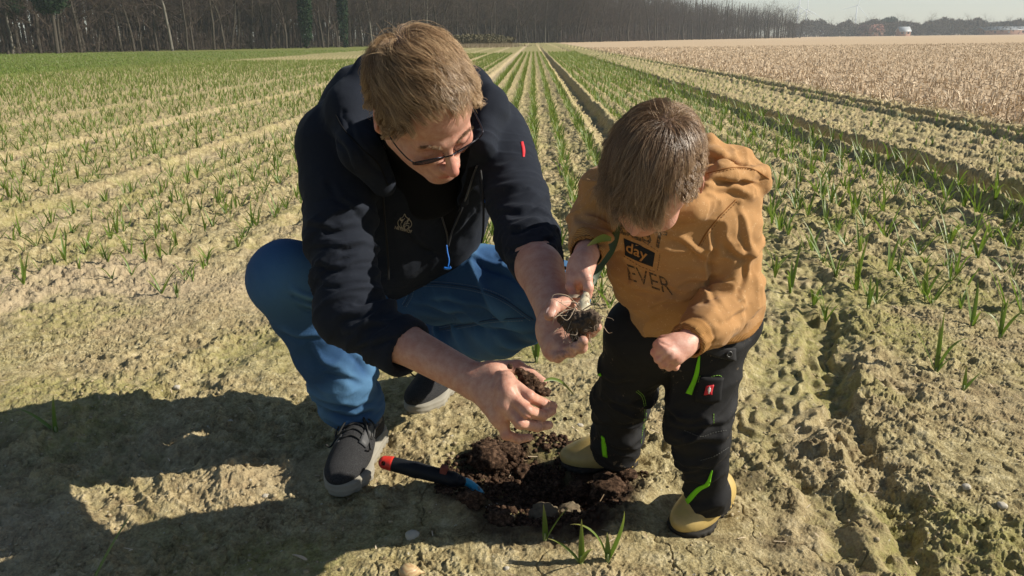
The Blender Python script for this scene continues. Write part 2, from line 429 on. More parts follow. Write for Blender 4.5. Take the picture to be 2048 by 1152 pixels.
    s, a = path_dist(x, y, TR_L); s = s + nz * .7; m = np.exp(-(s / .13) ** 6); h = h - .012 * m + .005 * m * np.maximum(np.sin(s * 125 + 1 + 5 * vn2(a * 6, a * 0, 3)), 0) ** 2 * (.4 + 1.2 * cl2) + .012 * np.exp(-((s + .15) / .03) ** 2) * (.4 + cl)
    for T_ in (TR_L2, TR_L3):
        s, a = path_dist(x, y, T_); s = s + nz * 1.5; h = h - .010 * np.exp(-(s / .06) ** 4) + .010 * np.exp(-((np.abs(s) - .10) / .04) ** 2) * (.3 + cl)
    q = ((x - HOLE[0]) / .21) ** 2 + ((y - HOLE[1]) / .17) ** 2; q = q + .5 * (fbm2(x * 12, y * 12, 2, 43) - .5)
    h = h - .055 * np.exp(-q * 1.1) + np.exp(-((np.sqrt(np.maximum(q, 0)) - 1.15) / .35) ** 2) * .022 * (.3 + 1.2 * n1) + np.exp(-np.maximum(q - .2, 0)) * .020 * (cl - .4) * 1.8
    for fx, fy, fr in ((G(690, 930)[0], G(700, 930)[1], .13), (G(1205, 930)[0], G(1205, 930)[1], .09), (G(1390, 1040)[0], G(1390, 1040)[1], .09), (G(892, 776)[0], G(892, 776)[1], .12)):
        k = np.exp(-(((x - fx) ** 2 + (y - fy) ** 2) / fr ** 2) ** 2); h = h * (1 - k) - .002 * k
    return h
# the sheet: fine where one looks closely, coarse to the horizon
hz = 78.0
vv = np.concatenate([np.arange(576 * 1.10, 44.0, -.72)])
ang = PITCH + np.arctan((vv * 2 - 576) / FPX); yy = CAMH / np.tan(ang); yy = yy[(yy > 0) & (yy < 150)]
yy = np.concatenate([np.linspace(-6, yy[0] - .02, 60), yy, np.geomspace(yy[-1] * 1.03, 5000, 60)])
uu = np.concatenate([-np.geomspace(.86, 3.2, 80)[::-1], np.linspace(-.855, .855, 1590), np.geomspace(.86, 3.2, 80)])
Y = np.repeat(yy, len(uu)).reshape(len(yy), len(uu)); X = uu[None] * (np.maximum(Y, .3) * .955 + .32)
fade = np.clip(1.2 - Y / 70, .0, 1)
Hh = hgt(X.ravel(), Y.ravel()).reshape(X.shape)
Hc = hgt(X.ravel(), Y.ravel(), False).reshape(X.shape)
Z = Hc + (Hh - Hc) * fade
# near ground: make the crust overhang a little (break the height-field look)
xr = X - DR * Y
col_field = sstep(5.55, 5.95, xr + .12 * (vn2(X.ravel() * 3, Y.ravel() * .8, 51).reshape(X.shape) - .5))
V = np.stack([X, Y, Z], -1).reshape(-1, 3)
nr, nc = X.shape; ii = (np.arange(nr - 1)[:, None] * nc + np.arange(nc - 1)[None]).ravel(); F = np.stack([ii, ii + 1, ii + nc + 1, ii + nc], 1)
q = ((X - HOLE[0]) / .21) ** 2 + ((Y - HOLE[1]) / .20) ** 2
nzz = fbm2(X.ravel() * 9, Y.ravel() * 9, 4, 61).reshape(X.shape)
dug = np.clip(1.5 - q + 2.6 * (nzz - .5), 0, 1)
for cx, cy, rr in ((1240, 985, .10), (960, 930, .09), (1020, 1040, .10), (1490, 970, .05), (1550, 1090, .04), (320, 492, .08), (640, 555, .07), (20, 880, .05), (1400, 1120, .0)):
    if rr > 0: c = G(cx, cy); dug = np.maximum(dug, np.clip(1.0 - ((X - c[0]) ** 2 + (Y - c[1]) ** 2) / rr ** 2 + 2.2 * (nzz - .5), 0, 1) * (1 if cy > 900 and 900 < cx < 1300 else .45))
low = sstep(.004, -.016, Z - Hc) if False else 1 - sstep(-.012, .006, Z - Hc)
moss = np.clip((fbm2(X.ravel() * 2.3, Y.ravel() * 2.3, 4, 71).reshape(X.shape) - .47) * 5 + .5 * low + .25 * sstep(.6, 1.2, X) * (Y < 4) - .15, 0, 1) * (1 - .6 * sstep(4, 9, Y)) * (1 - col_field)
sand = np.clip(np.exp(-((xr + 1.08) / .17) ** 4) + .6 * np.exp(-((xr + 2.95) / .12) ** 4) + .6 * np.exp(-((xr + 4.8) / .12) ** 4) + .6 * np.exp(-((xr + 6.7) / .12) ** 4), 0, 1) * sstep(3, 5, Y)
sand = np.maximum(sand, np.clip((fbm2(X.ravel() * .9 + 4, Y.ravel() * .9, 3, 81).reshape(X.shape) - .5) * 5, 0, 1) * (X < 0) * (Y < 4.5))
# far crop rows, seen as green lines where single plants are too small to build
rw = .5 + .5 * np.cos(2 * np.pi * xr / .25); on = np.ones_like(xr)
for c, w_, dp in RUTS: on = on * (1 - np.exp(-((xr - c) / .24) ** 6))
crop = on * (1 - col_field) * sstep(26, 70, Y) * np.where(Y < 60, sstep(.3, .9, rw), .55) * (xr > -17.5) * .9
crop = np.maximum(crop, (1 - sstep(-18.6, -17.2, xr + 1.2 * (vn2(X.ravel() * .5, Y.ravel() * .2, 91).reshape(X.shape) - .5))) * sstep(18, 24, Y))
crop = crop * (1 - sstep(200, 230, Y) * (xr < -3))
def mat_soil():
    m = Mat('soil', (.3, .25, .15), .95, .12)
    a = m.noise(2.2, 5, .62); b = m.noise(23, 5, .7); c = m.noise(160, 4, .75); d = m.noise(620, 2, .6)
    f = m.math('ADD', m.math('MULTIPLY', b, .55), m.math('MULTIPLY', c, .45))
    col = m.ramp(f, [(.36, (.13, .10, .048)), (.455, (.335, .27, .135)), (.53, (.47, .395, .21)), (.63, (.66, .57, .35))])
    col = m.mix(m.math('MULTIPLY', m.ramp(a, [(.42, (0, 0, 0)), (.62, (1, 1, 1))]), .30), col, (.44, .31, .20))
    sandc = m.mix(f, (.40, .30, .19), (.60, .49, .33)); col = m.mix(m.math('MULTIPLY', m.attr('sand'), .75), col, sandc)
    mo = m.math('MULTIPLY', m.attr('moss'), m.ramp(m.noise(40, 5, .8), [(.36, (.1, .1, .1)), (.60, (1, 1, 1))])); mossc = m.mix(c, (.16, .18, .03), (.37, .38, .085)); col = m.mix(m.math('MULTIPLY', mo, .52), col, mossc)
    st = m.mix(m.noise(5, 5, .8), (.34, .235, .14), (.68, .53, .36)); col = m.mix(m.attr('stubble'), col, st)
    cr = m.mix(m.ramp(m.noise(6, 6, .85), [(.40, (0, 0, 0)), (.60, (1, 1, 1))]), (.075, .10, .022), (.26, .26, .085)); col = m.mix(m.attr('crop'), col, cr)
    dg = m.mix(f, (.028, .017, .011), (.10, .060, .038)); dm = m.attr('dug'); col = m.mix(dm, col, dg)
    wh = m.math('GREATER_THAN', m.noise(95, 1, .5), .765); col = m.mix(m.math('MULTIPLY', wh, .7), col, (.62, .58, .5))
    m.color(col); m.bump(b, .55, .03); m.bump(m.math('ADD', m.math('MULTIPLY', c, .7), m.math('MULTIPLY', d, .3)), .95, .008); return m.m
M_soil = mat_soil()
gr = mesh_obj('ground', V, F, M_soil, attrs={'dug': dug.ravel(), 'moss': moss.ravel(), 'sand': sand.ravel(), 'stubble': col_field.ravel(), 'crop': crop.ravel()})
tag(gr, kind='structure')
def hz_at(x, y): return float(hgt(np.array([float(x)]), np.array([float(y)]))[0])
# ============================================================ crop
def mat_leaf(name, c1, c2, tipc):
    m = Mat(name, c1, .45, .45); n = m.noise(30, 3); oi = m.n('ShaderNodeObjectInfo').outputs['Random']
    c = m.mix(m.math('ADD', m.math('MULTIPLY', n, .5), m.math('MULTIPLY', m.attr('rnd'), .5)), c1, c2)
    c = m.mix(m.math('POWER', m.attr('tip'), 5), c, tipc); m.color(c)
    m.b.inputs['Transmission Weight'].default_value = 0
    # thin leaf: let light through
    tr = m.n('ShaderNodeBsdfTranslucent'); ms = m.n('ShaderNodeMixShader'); ms.inputs[0].default_value = .30; out = m.t.nodes['Material Output']
    m.link(m.mix(.5, c, (.25, .42, .04)), tr.inputs[0]); m.link(m.b.outputs[0], ms.inputs[1]); m.link(tr.outputs[0], ms.inputs[2]); m.link(ms.outputs[0], out.inputs[0]); return m.m
M_leaf = mat_leaf('leek_leaf', (.070, .130, .018), (.20, .27, .045), (.40, .34, .12))
M_stem = Mat('leek_stem', (.30, .34, .14), .5).m
def leaf(base, az, length, w, bend, lean, segs=8, twist=0., curl=1.):
    "arching keeled blade"
    d = np.array([math.cos(az), math.sin(az)]); p = np.array(base, float); th = lean; V = []; s = np.array([-d[1], d[0], 0])
    for i in range(segs + 1):
        t = i / segs; ww = w * (1 - t ** 2.2) * (.55 + .45 * min(1, t * 4)) + .0004
        n = np.array([d[0] * -math.cos(th), d[1] * -math.cos(th), math.sin(th)]); ss = s * math.cos(twist * t) + n * math.sin(twist * t)
        V += [p - ss * ww + n * ww * .35, p, p + ss * ww + n * ww * .35]
        st = length / segs; p = p + st * np.array([d[0] * math.sin(th), d[1] * math.sin(th), math.cos(th)]); th += bend * (t ** curl) / segs * 2
    F = []
    for i in range(segs):
        for j in (0, 1): F.append((i * 3 + j, i * 3 + j + 1, i * 3 + j + 4, i * 3 + j + 3))
    return np.array(V), F, np.repeat(np.linspace(0, 1, segs + 1), 3)
def plant_mesh(seed, segs=8, n=None, hs=1.0, wide=1.0):
    g = random.Random(seed); parts = []; tips = []; rn = []; a0 = g.random() * 6.28; n = n or g.choice([3, 4, 4, 5])
    for i in range(n):
        a = a0 + (i % 2) * math.pi + g.uniform(-.5, .5); L = g.uniform(.07, .18) * hs; b = g.uniform(.1, 1.0) if g.random() < .6 else g.uniform(1.2, 2.8)
        V, F, t = leaf((g.uniform(-.002, .002), g.uniform(-.002, .002), -.006), a, L, g.uniform(.0028, .0058) * wide, b, g.uniform(.08, .75), segs, g.uniform(-.8, .8), g.uniform(.6, 1.6))
        parts.append((V, F)); tips.append(t); rn += [g.random()] * len(V)
    V, F = merge(parts); return V, F, {'tip': np.concatenate(tips), 'rnd': rn}
PM = []
for k in range(14):
    V, F, A = plant_mesh(100 + k); o = mesh_obj('leek_leaves', V, F, M_leaf, attrs=A); PM.append(o.data); bpy.data.objects.remove(o)
a_, b_ = tube([(0, 0, -.01), (0, 0, .006), (0, 0, .016)], [.0042, .0038, .0026], 6); o = mesh_obj('leek_stem', a_, b_, M_stem); STEM = o.data; bpy.data.objects.remove(o)
def put_plant(x, y, label, group, me=None, sc=1.0, rz=None, z=None):
    e = bpy.data.objects.new('leek_plant', None); C.objects.link(e); e.location = (x, y, (hz_at(x, y) if z is None else z)); e.rotation_euler = (random.uniform(-.12, .12), random.uniform(-.12, .12), random.uniform(0, 6.28) if rz is None else rz)
    e.scale = (sc,) * 3; e.empty_display_size = .05; tag(e, label, 'plant', group)
    for nm, d in (('leaves', me or PM[random.randrange(len(PM))]), ('stem', STEM)):
        c = bpy.data.objects.new(nm, d); C.objects.link(c); c.parent = e
    return e
rows = []; rname = []
prng = np.random.default_rng(21)
def add_row(x0, y0, y1, sp, keep=1.0, hs=1.0, nm=0):
    n = int((y1 - y0) / sp); y = y0 + np.arange(n) * sp + prng.normal(size=n) * sp * .35
    x = x0 + DR * y + prng.normal(size=n) * (.020 if x0 > -1.2 else .038); m = (prng.random(n) < keep) & (y > y0 - .2)
    for a, b in zip(x[m], y[m]): rows.append((a, b, hs * prng.uniform(.7, 1.25))); rname.append(nm)
for k, x0 in enumerate((.52, .26, .0, -.26, -.53, -.80)): add_row(x0, 2.9 if abs(x0) < .3 else 3.4, 60, .055, .95, 1.0, 1 + k)
for x0 in np.arange(-17.3, -1.3, .25):
    if min(abs(x0 - c) for c, _, _ in RUTS) < (.20 if x0 > -2 else .125): continue
    add_row(x0 + prng.normal() * .02, 3.2 + prng.uniform(-.4, .5), 60 if x0 > -10 else 45, .085, .80, .92)
for k, x0 in enumerate((1.08, 1.33, 1.58, 1.83, 2.08, 2.33, 2.58, 2.74)): add_row(x0, 2.75 + .1 * prng.random(), 60, .098, .84, 1.18, 11 + k)
for x0 in (3.35, 3.7, 4.05, 4.4, 4.65): add_row(x0, 3.2, 50, .20, .5 if x0 < 4.6 else .8, .8)
rows = np.array(rows)
rr_ = np.array([f'{a:.3f}' for a in rows[:, 0]])
dist = np.hypot(rows[:, 0], rows[:, 1]); dd_ = rows[:, 1] * .955 + .296; sx = rows[:, 0] / dd_
vis = (np.abs(sx) < .66)
# hidden behind the two people: leave to the stuff
order = np.argsort(np.where(vis, dd_, 99)); ind = order[:285]; rest = np.setdiff1d(np.arange(len(rows)), ind)
ORD = ['first', 'second', 'third', 'fourth', 'fifth', 'sixth', 'seventh', 'eighth']
def zone(x, y, nm):
    xr = x - DR * y
    band = 'near end' if y < 3.5 else 'middle' if y < 4.3 else 'far part'
    if 1 <= nm <= 6: return (f'leek in the {ORD[nm - 1]} row left of the deep rut, {band}', 'leek plants in the rows between the two people')
    if nm >= 11: return (f'leek in the {ORD[nm - 11]} row right of the deep rut, {band}', 'leek plants on the bed right of the child')
    if xr < 0:
        side = 'by the sandy wheel line beside the man' if xr > -2 else 'halfway to the left edge' if xr > -3 else 'out towards the left edge'
        return (f'thin leek on pale soil {side}, {band}', 'leek plants left of the man')
    return (f'small leek on the strip between the two dark ruts, {band}', 'leek plants between the ruts')
for i in ind:
    x, y, s = rows[i]; l, gp_ = zone(x, y, rname[i]); put_plant(x, y, l, gp_, sc=s)
def stuff_plants(sel, variants, seed):
    g = np.random.default_rng(seed); Vs, Fs, T, Rn, n0 = [], [], [], [], 0
    which = g.integers(len(variants), size=len(sel)); zz = hgt(rows[sel, 0], rows[sel, 1])
    for k, (V, F, A) in enumerate(variants):
        s = sel[which == k]; z = zz[which == k]
        if len(s) == 0: continue
        a = g.uniform(0, 6.28, len(s)); c, sn = np.cos(a), np.sin(a); sc = rows[s, 2]
        Vx = (V[None, :, 0] * c[:, None] - V[None, :, 1] * sn[:, None]) * sc[:, None] + rows[s, 0][:, None]
        Vy = (V[None, :, 0] * sn[:, None] + V[None, :, 1] * c[:, None]) * sc[:, None] + rows[s, 1][:, None]
        Vz = V[None, :, 2] * sc[:, None] + z[:, None]
        Vs.append(np.stack([Vx, Vy, Vz], -1).reshape(-1, 3)); F = np.array(F); Fs.append((F[None] + (np.arange(len(s)) * len(V))[:, None, None] + n0).reshape(-1, 4)); n0 += len(s) * len(V)
        T.append(np.tile(A['tip'], len(s))); Rn.append(np.clip(np.tile(np.array(A['rnd']), len(s)) * .6 + np.repeat(g.random(len(s)), len(V)) * .4, 0, 1))
    return np.concatenate(Vs), np.concatenate(Fs), {'tip': np.concatenate(T), 'rnd': np.concatenate(Rn)}
v_near = [plant_mesh(300 + k, 5) for k in range(8)]; v_far = [plant_mesh(400 + k, 2, wide=1.35) for k in range(6)]
nearm = rows[rest, 1] < 14
A1 = stuff_plants(rest[nearm], v_near, 1); A2 = stuff_plants(rest[~nearm], v_far, 2)
V = np.vstack([A1[0], A2[0]]); F = np.vstack([A1[1], A2[1] + len(A1[0])])
tag(mesh_obj('leek_crop', V, F, M_leaf, attrs={k: np.concatenate([A1[2][k], A2[2][k]]) for k in ('tip', 'rnd')}), 'rows of young leeks running away to the dark wood', 'crop', kind='stuff')
# plants one can point at
hero = [((1090, 1092), 1.0, 5, 'short stubby leek with two leaves at the near edge of the dug hole', [(2.0, .085, .15, .05), (-.2, .10, .2, .45)]),
        ((1162, 1140), 1.1, 5, 'young leek at the bottom edge with one bent yellow-tipped leaf, left of another', [(1.6, .10, .1, .02), (2.9, .085, .9, .7), (-1.2, .09, .6, .5)]),
        ((1215, 1138), 1.0, 5, 'young leek at the bottom edge with a leaf arching over to the left', [(2.9, .12, 1.9, .3), (.3, .115, -.6, .45), (1.6, .06, .2, .2)]),
        ((112, 862), 1.0, 5, 'dark leek seedling in the shade at the far left with one dried leaf', [(2.9, .15, .9, .9), (1.4, .11, .15, .1), (2.2, .05, .3, .4)]),
        ((180, 1175), 1.0, 5, 'single long green blade leaning in from the bottom left corner', [(.7, .17, .2, .6)]),
        ((1872, 742), 1.25, 5, 'tall leek plant standing alone on the bare soil at the right', [(2.6, .19, .3, .45), (1.4, .17, .2, .12), (.2, .17, 1.7, .35), (1.1, .20, .1, .2), (.0, .08, .2, .6)]),
        ((1927, 778), .9, 5, 'small forked withered leek right beside the tall lone one', [(1.5, .08, .1, .05), (.2, .08, .1, .7)]),
        ((1735, 622), 1.1, 5, 'broad bladed leek on the soil just right of the tyre arc', [(1.2, .14, .6, .2), (.8, .11, .3, .4)]),
        ((1850, 600), 1.1, 5, 'leek on the right bed with two wide crossing leaves, nearest row', [(2.6, .15, .5, .4), (.4, .16, .9, .4), (1.5, .13, .1, .1)]),
        ((2000, 668), 1.2, 5, 'leek with drooping leaf tips at the right edge of the photo', [(2.6, .13, 1.8, .2), (.2, .15, 1.0, .5), (1.5, .15, .2, .1), (.9, .16, .6, .3)]),
        ((350, 486), 1.1, 5, 'thin leek with a split blade on the reddish clods left of the man', [(1.7, .10, .2, .1), (1.2, .10, .2, .15)]),
        ((133, 484), 1.0, 5, 'lone slim leek seedling near the left edge above the sandy patch', [(1.6, .09, .2, .05), (2.2, .07, .3, .3)]),
        ((262, 428), 1.2, 5, 'splayed leek seedling with two long side leaves at the left', [(2.7, .12, .4, .5), (.3, .12, .3, .6), (1.4, .08, .2, .1)]),
        ((355, 595), .9, 5, 'small ragged leek tuft in the bare soil left of the jeans knee', [(2.2, .07, .4, .5), (1.6, .07, .3, .1), (.9, .06, .2, .3)]),
        ((1073, 735), 1.2, 5, 'leek with upright leaves growing behind the man\'s two hands', [(1.7, .13, .2, .15), (1.3, .15, .15, .1), (2.4, .10, .4, .4), (.9, .10, .3, .3)]),
        ((1248, 580), 1.2, 5, 'leek with a long leaf arching left, just behind the bulb in the child\'s hand', [(1.5, .16, .2, .05), (2.5, .14, 1.2, .5), (-.4, .12, .5, .8), (.9, .13, .3, .2)]),
        ((1120, 500), 1.3, 5, 'thick leek clump at the near end of the row behind the man\'s elbow', [(2.2, .16, 1.0, .3), (1.5, .17, .2, .1), (.6, .16, 1.1, .3), (2.8, .12, .6, .7), (1.1, .15, .4, .2)])]
for (px, py), sc, w_, lb, lv in hero:
    p = G(px, py); parts, tp, rn = [], [], []
    for k, (az, L, bd, ln) in enumerate(lv):
        wd = .0062 if py > 560 or px > 1000 else .0045
        V, F, t = leaf((0, 0, -.004), az, L, wd, bd, ln, 14, random.uniform(-.5, .5)); parts.append((V, F)); tp.append(t); rn += [random.random()] * len(V)
    V, F = merge(parts); ob = mesh_obj('leaves', V, F, M_leaf, attrs={'tip': np.concatenate(tp), 'rnd': rn}); me = ob.data; bpy.data.objects.remove(ob)
    e = put_plant(p[0], p[1], lb, None, me=me, sc=1.0, rz=0); e.rotation_euler = (0, 0, 0)
# winter crop in front of the wood, far left
n = 34000; g = np.random.default_rng(55); yv = 22 + g.random(n) ** 1.3 * 75; xv = -17.3 + DR * yv - g.random(n) ** .8 * np.maximum(yv * .68 - 14, 1.5); L = g.uniform(.04, .11, n); zz = hgt(xv, yv, False); b0 = np.stack([xv, yv, zz], 1); a = g.uniform(0, 6.28, n); sv = np.stack([np.cos(a), np.sin(a), a * 0], 1) * (.006 + yv[:, None] * .00022)
V = np.stack([b0 - sv, b0 + sv, b0 + np.stack([g.normal(size=n) * .04, g.normal(size=n) * .04, L], 1)], 1).reshape(-1, 3)
tag(mesh_obj('winter_crop', V, np.arange(n * 3).reshape(-1, 3), M_leaf, smooth=False, attrs={'tip': np.tile([0, 0, .9], n), 'rnd': np.repeat(g.random(n), 3)}), 'low green winter crop in front of the wood at the far left', 'crop', kind='stuff')
# ============================================================ straw stubble
M_straw = Mat('straw', (.55, .42, .27), .7); M_straw.color(M_straw.mix(M_straw.attr('rnd'), (.32, .215, .125), (.84, .69, .49))); M_straw = M_straw.m
n = 60000; g = np.random.default_rng(5); yv = 8 + (g.random(n) ** 1.7) * 80; xv = 5.75 + DR * yv + g.random(n) ** 1.2 * (yv * .62 + 3)
xv[:2500] = 5.2 + DR * yv[:2500] + g.random(2500) * .7
L = g.uniform(.04, .15, n); az = g.uniform(0, 6.28, n) ; el = np.where(g.random(n) < .55, g.uniform(0, .35, n), g.uniform(.7, 1.5, n)); wv_ = g.uniform(.004, .008, n) * (1 + yv / 50)
dv = np.stack([np.cos(az) * np.cos(el), np.sin(az) * np.cos(el), np.sin(el)], 1); sv = nrm(np.cross(dv, g.normal(size=(n, 3)))); zz = hgt(xv, yv, False) + .004
b0 = np.stack([xv, yv, zz], 1); V = np.stack([b0 - sv * wv_[:, None], b0 + sv * wv_[:, None], b0 + dv * L[:, None] + sv * wv_[:, None] * .7, b0 + dv * L[:, None] - sv * wv_[:, None] * .7], 1).reshape(-1, 3)
tag(mesh_obj('straw_stubble', V, np.arange(n * 4).reshape(-1, 4), M_straw, smooth=False, attrs={'rnd': np.repeat(g.random(n), 4)}), 'pale dry straw stubble lying over the field at the right', 'stubble', kind='stuff')
# ============================================================ loose crumbs of soil and straw bits on the near ground
M_crumb = Mat('dry_crumb', (.38, .31, .19), .95, .1); _n = M_crumb.noise(200, 3); M_crumb.color(M_crumb.mix(_n, (.26, .2, .11), (.5, .42, .27))); M_crumb = M_crumb.m
M_dark = Mat('dug_soil', (.09, .045, .025), .95, .1); _n = M_dark.noise(120, 4, .7); M_dark.color(M_dark.ramp(_n, [(.38, (.020, .012, .008)), (.52, (.070, .041, .026)), (.66, (.17, .105, .068))])); M_dark.bump(M_dark.noise(300, 4, .8), .8, .003); M_dark = M_dark.m
def rock(r, seed, sub=2, amp=.35, flat=.7, fr=2.2):
    import bmesh
    bm = bmesh.new(); bmesh.ops.create_icosphere(bm, subdivisions=sub, radius=1); V = np.array([v.co[:] for v in bm.verts]); F = np.array([[v.index for v in f.verts] for f in bm.faces]); bm.free()
    n_ = fbm3(V * fr + seed * 3.7, 3, seed) - .5; V = V * (1 + amp * 2 * n_)[:, None]; V = np.sign(V) * np.abs(V) ** .85; return V * r * np.array([1, .85, flat]), F
def scatter(name, cen, rad, n, r0, r1, mat, seed, label, cat, sub=1, flat=.7, xy=None, power=.6):
    g = np.random.default_rng(seed); Vs, Fs, n0 = [], [], 0; tmpl = [rock(1, seed * 10 + k, sub, .4, flat) for k in range(5)]
    if xy is None:
        a = g.uniform(0, 6.28, n); rr = g.random(n) ** power; x = cen[0] + np.cos(a) * rr * rad[0]; y = cen[1] + np.sin(a) * rr * rad[1]
    else: x, y = xy
    if name == 'dug_crumbs':
        bx = G(1205, 945); kp = (((x - bx[0]) / .10) ** 2 + ((y - bx[1]) / .05) ** 2 > 1) & (fbm2(x * 11, y * 11, 3, 43) + .18 * g.random(n) > .40 + .22 * (((x - cen[0]) / rad[0]) ** 2 + ((y - cen[1]) / rad[1]) ** 2)); x, y = x[kp], y[kp]; n = len(x)
    z = hgt(x, y); s = r0 + (r1 - r0) * g.random(n) ** 3
    for i in range(n):
        V, F = tmpl[i % 5]; t = g.uniform(0, 6.28); c, sn = math.cos(t), math.sin(t); W = V * s[i]; W = np.stack([W[:, 0] * c - W[:, 1] * sn, W[:, 0] * sn + W[:, 1] * c, W[:, 2]], 1) + [x[i], y[i], z[i] + s[i] * .25]
        Vs.append(W); Fs.append(F + n0); n0 += len(V)
    return tag(mesh_obj(name, np.concatenate(Vs), np.concatenate(Fs), mat, smooth=False), label, cat, kind='stuff')
g = np.random.default_rng(77); n = 9000; yv = 1.05 + g.random(n) ** 1.3 * 5; xv = (g.random(n) - .5) * 1.5 * (yv + .3); kp = fbm2(xv * 1.6 + 9, yv * 1.6, 3, 17) + .25 * g.random(n) > .52; xv, yv = xv[kp], yv[kp]
scatter('soil_crumbs', None, None, len(xv), .0010, .007, M_crumb, 3, 'loose dry crumbs strewn over the pale crusted ground', 'crumbs', 1, .7, (xv, yv))
scatter('dug_crumbs', HOLE + np.array([.0, .01]), (.25, .205), 9000, .0010, .009, M_dark, 4, 'moist dark brown crumbs of freshly dug soil around the hole', 'soil', 1, .8)
n = 700; yv = 1.05 + g.random(n) ** 1.2 * 3.5; xv = (g.random(n) - .5) * 1.5 * (yv + .3); az = g.uniform(0, 6.28, n); L = g.uniform(.006, .030, n); zz = hgt(xv, yv) + .003
dv = np.stack([np.cos(az), np.sin(az), g.normal(size=n) * .15], 1); sv = np.stack([-np.sin(az), np.cos(az), np.zeros(n)], 1) * .0011; b0 = np.stack([xv, yv, zz], 1); e0 = b0 + dv * L[:, None]; e0[:, 2] += .002
V = np.stack([b0 - sv, b0 + sv, e0 + sv, e0 - sv], 1).reshape(-1, 3)
tag(mesh_obj('straw_litter', V, np.arange(n * 4).reshape(-1, 4), M_straw, smooth=False, attrs={'rnd': np.repeat(g.random(n), 4)}), 'tiny straw bits and dry fibres scattered on the near soil', 'litter', kind='stuff')
# ============================================================ people: shared
def mat_skin(name, col, red):
    m = Mat(name, col, .5, .4)
    n = m.noise(70, 5, .7); n2 = m.noise(420, 2)
    c = m.mix(m.math('MULTIPLY', m.attr('red'), .8), m.mix(m.ramp(n, [(.35, (0, 0, 0)), (.65, (1, 1, 1))]), (col[0] * .88, col[1] * .74, col[2] * .72), (min(1, col[0] * 1.06), col[1] * 1.10, col[2] * 1.12)), red)
    c = m.mix(m.attr('dirt'), c, (.07, .045, .03)); c = m.mix(m.attr('scalp'), c, (.10, .062, .036))
    m.color(c); m.bump(n2, .35, .0009); m.bump(m.noise(130, 3, .6), .25, .002)
    m.b.inputs['Subsurface Weight'].default_value = .08; m.b.inputs['Subsurface Radius'].default_value = (.012, .004, .002)
    m.b.inputs['Subsurface Scale'].default_value = .6
    return m.m
def mat_hair(name, dark, mid, light):
    m = Mat(name, mid, .38, .55)
    t = m.math('ADD', m.math('MULTIPLY', m.attr('rnd'), .75), m.math('MULTIPLY', m.attr('tip'), .3))
    m.color(m.ramp(t, [(.0, dark), (.45, mid), (1., light)]))
    return m.m
M_skin = mat_skin('man_skin', (.53, .30, .22), (.50, .14, .11))
M_cskin = mat_skin('child_skin', (.60, .34, .26), (.58, .19, .14))
M_hair = mat_hair('man_hair', (.075, .042, .020), (.32, .20, .105), (.76, .55, .33))
M_chair = mat_hair('child_hair', (.065, .035, .018), (.27, .165, .092), (.62, .45, .29))
def mk_cloth(name, c1, c2, scale, rough=.9, sheen=.0, bump=.4, dist=.0008, blot=8, spec=.2):
    m = Mat(name, c1, rough, spec); n = m.noise(scale, 3, .7); b = m.noise(blot, 3, .5)
    m.color(m.mix(m.math('MULTIPLY', m.math('ADD', n, b), .5), c1, c2)); m.bump(n, bump, dist)
    if sheen: m.b.inputs['Sheen Weight'].default_value = sheen; m.b.inputs['Sheen Roughness'].default_value = .5; m.b.inputs['Sheen Tint'].default_value = (.6, .68, .8, 1)
    return m
M_jacket = mk_cloth('jacket_fleece', (.006, .0085, .016), (.017, .021, .031), 260, .92, .04).m
M_inner = mk_cloth('jacket_lining', (.005, .005, .006), (.01, .01, .012), 500, .95).m
M_knit = mk_cloth('black_shirt', (.003, .003, .004), (.005, .005, .006), 500, .95).m
M_cord = Mat('black_cord', (.012, .012, .013), .6).m
M_blue = Mat('blue_pull', (.01, .14, .55), .45, .5).m
M_zip = Mat('zip', (.05, .05, .055), .35, .6).m
def mat_denim():
    m = Mat('denim', (.05, .13, .26), .85, .25)
    sp = m.n('ShaderNodeTexWave', wave_type='BANDS', bands_direction='DIAGONAL'); sp.inputs['Scale'].default_value = 330; sp.inputs['Distortion'].default_value = 2
    m.link(m.co(), sp.inputs['Vector'])
    n = m.noise(900, 3, .8); b = m.noise(7, 3, .6)
    g3 = m.noise(210, 3, .8); c = m.mix(m.math('MULTIPLY', m.math('ADD', m.math('ADD', sp.outputs['Fac'], n), g3), .333), (.006, .026, .085), (.048, .125, .26))
    c = m.mix(m.math('MULTIPLY', b, .35), c, (.015, .06, .17)); c = m.mix(m.attr('worn'), c, (.13, .29, .47))
    m.color(c); m.bump(g3, .5, .0015); return m.m
M_denim = mat_denim()
M_thread = Mat('seam_thread', (.03, .06, .12), .8).m
M_thread_l = Mat('pale_thread', (.20, .26, .32), .8).m
M_logo = Mat('embroidery', (.42, .37, .30), .7).m
M_red = Mat('red_label', (.6, .03, .04), .6).m
